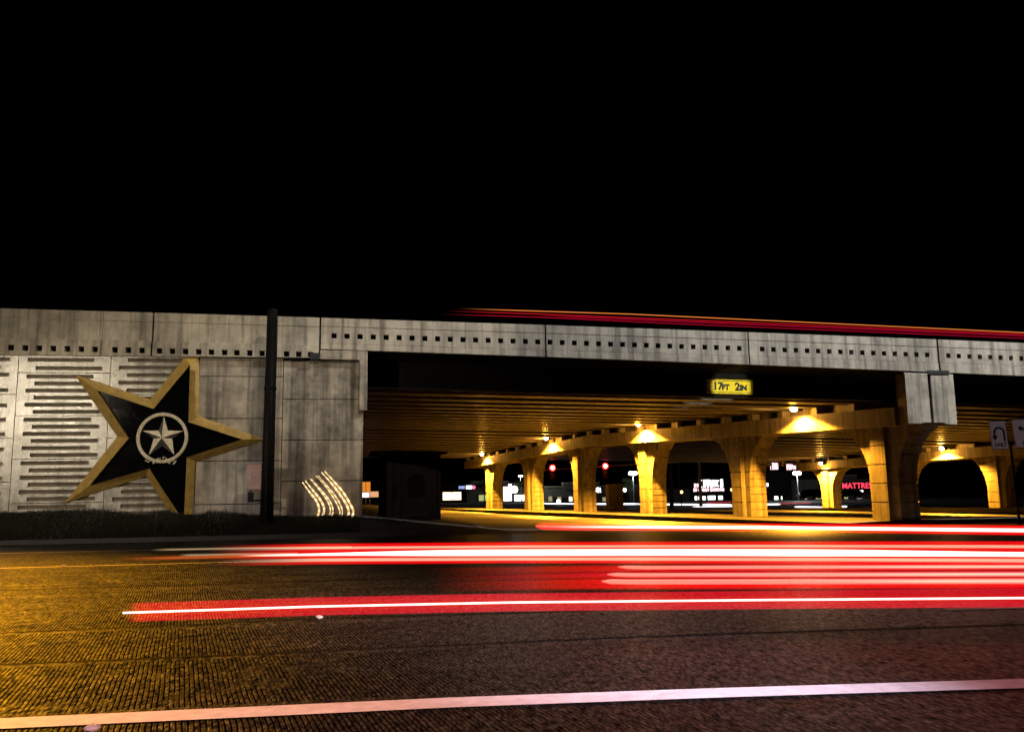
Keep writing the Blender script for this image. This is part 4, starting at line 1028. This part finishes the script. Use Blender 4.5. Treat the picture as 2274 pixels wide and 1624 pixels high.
# curling gold reflections on the abutment wall, imitated with glowing tubes
gm = bpy.data.materials.new('trail_gold'); gm.use_nodes = True; nt = gm.node_tree; p = nt.nodes['Principled BSDF']
uv = N(nt, 'ShaderNodeUVMap'); sp = N(nt, 'ShaderNodeSeparateXYZ'); nt.links.new(uv.outputs[0], sp.inputs[0])
wv = math_(nt, 'MULTIPLY_ADD', math_(nt, 'SINE', math_(nt, 'MULTIPLY', sp.outputs[0], 50)), .5, .5)
nt.links.new(ramp(nt, wv, [(0, (.80, .50, .19)), (1, (1, .74, .40))]), p.inputs['Emission Color'])
nt.links.new(math_(nt, 'MULTIPLY_ADD', wv, .6, 1.0), p.inputs['Emission Strength']); p.inputs['Base Color'].default_value = (.05, .04, .02, 1)
def c2(x, y): return ((700 + x / 1.546) / 1.8015, (1150 + y / 1.546) / 1.8015)
curls = [[(787, 1200), (830, 1260), (870, 1310), (890, 1360), (885, 1405), (868, 1425)], [(805, 1192), (855, 1255), (895, 1305), (920, 1355), (918, 1395), (900, 1425)],
         [(835, 1182), (885, 1240), (925, 1290), (955, 1345), (960, 1390), (940, 1425)], [(842, 1180), (900, 1245), (945, 1300), (972, 1350), (975, 1395), (960, 1422)],
         [(870, 1160), (930, 1225), (975, 1290), (1008, 1350), (1020, 1395), (1008, 1425)], [(885, 1160), (950, 1235), (1000, 1300), (1030, 1360), (1033, 1400), (1020, 1422)],
         [(905, 1140), (960, 1200), (1015, 1270), (1060, 1340), (1075, 1390), (1058, 1425)], [(925, 1133), (985, 1200), (1040, 1265), (1082, 1335), (1103, 1385), (1085, 1425)], [(915, 1148), (975, 1215), (1025, 1280), (1062, 1345), (1072, 1385)]]
for k, cpts in enumerate(curls):
    ps = [atY(*c2(x, y), 32.93) for x, y in cpts]; out = []
    for t in range(25):
        tt = t / 24 * (len(ps) - 1); i = min(int(tt), len(ps) - 2); a = tt - i
        p0, p1, p2, p3 = ps[max(i - 1, 0)], ps[i], ps[i + 1], ps[min(i + 2, len(ps) - 1)]
        out.append(.5 * ((2 * p1) + (p2 - p0) * a + (2 * p0 - 5 * p1 + 4 * p2 - p3) * a * a + (3 * p1 - 3 * p2 + p3 - p0) * a ** 3))
    wd = (.040 if k in (0, 1, 6, 7) else .024)
    o = MB(); o.tube(out, [wd * (.4 + .6 * smooth(t / 8)) for t in range(25)], 8)
    o = trail('light_trail', out, [wd * (.4 + .6 * smooth(t / 8)) for t in range(25)], .02, gm)
    # lay the streak's width in the wall plane
    tag(o, 'curling gold light streak low on the abutment end block', 'light trail', 'curling gold streaks on the abutment')

# ------------------------------------------------------------------ small things on the road
for px, py, lab in ((709, 1371, 'small pale stone on the joint near the lowest red streak'), (205, 1619, 'pale litter beside the white edge line at lower left'), (141, 1256, 'tiny pale stone on the far lane line'), (975, 1241, 'tiny pale stone below the brightest streak')):
    p = atZ(px, py, .02); rnd = random.Random(px); b = MB(); b.sphere((0, 0, .012), .03 if py < 1600 else .035, 9, 6, (1.4, .9, .6))
    b.v = [(x + rnd.uniform(-.005, .005), y + rnd.uniform(-.005, .005), z + rnd.uniform(-.004, .004)) for x, y, z in b.v]
    o = b.build('road_stone', M['badge']); o.location = p; tag(o, lab, 'stone', 'bits of litter on the road')
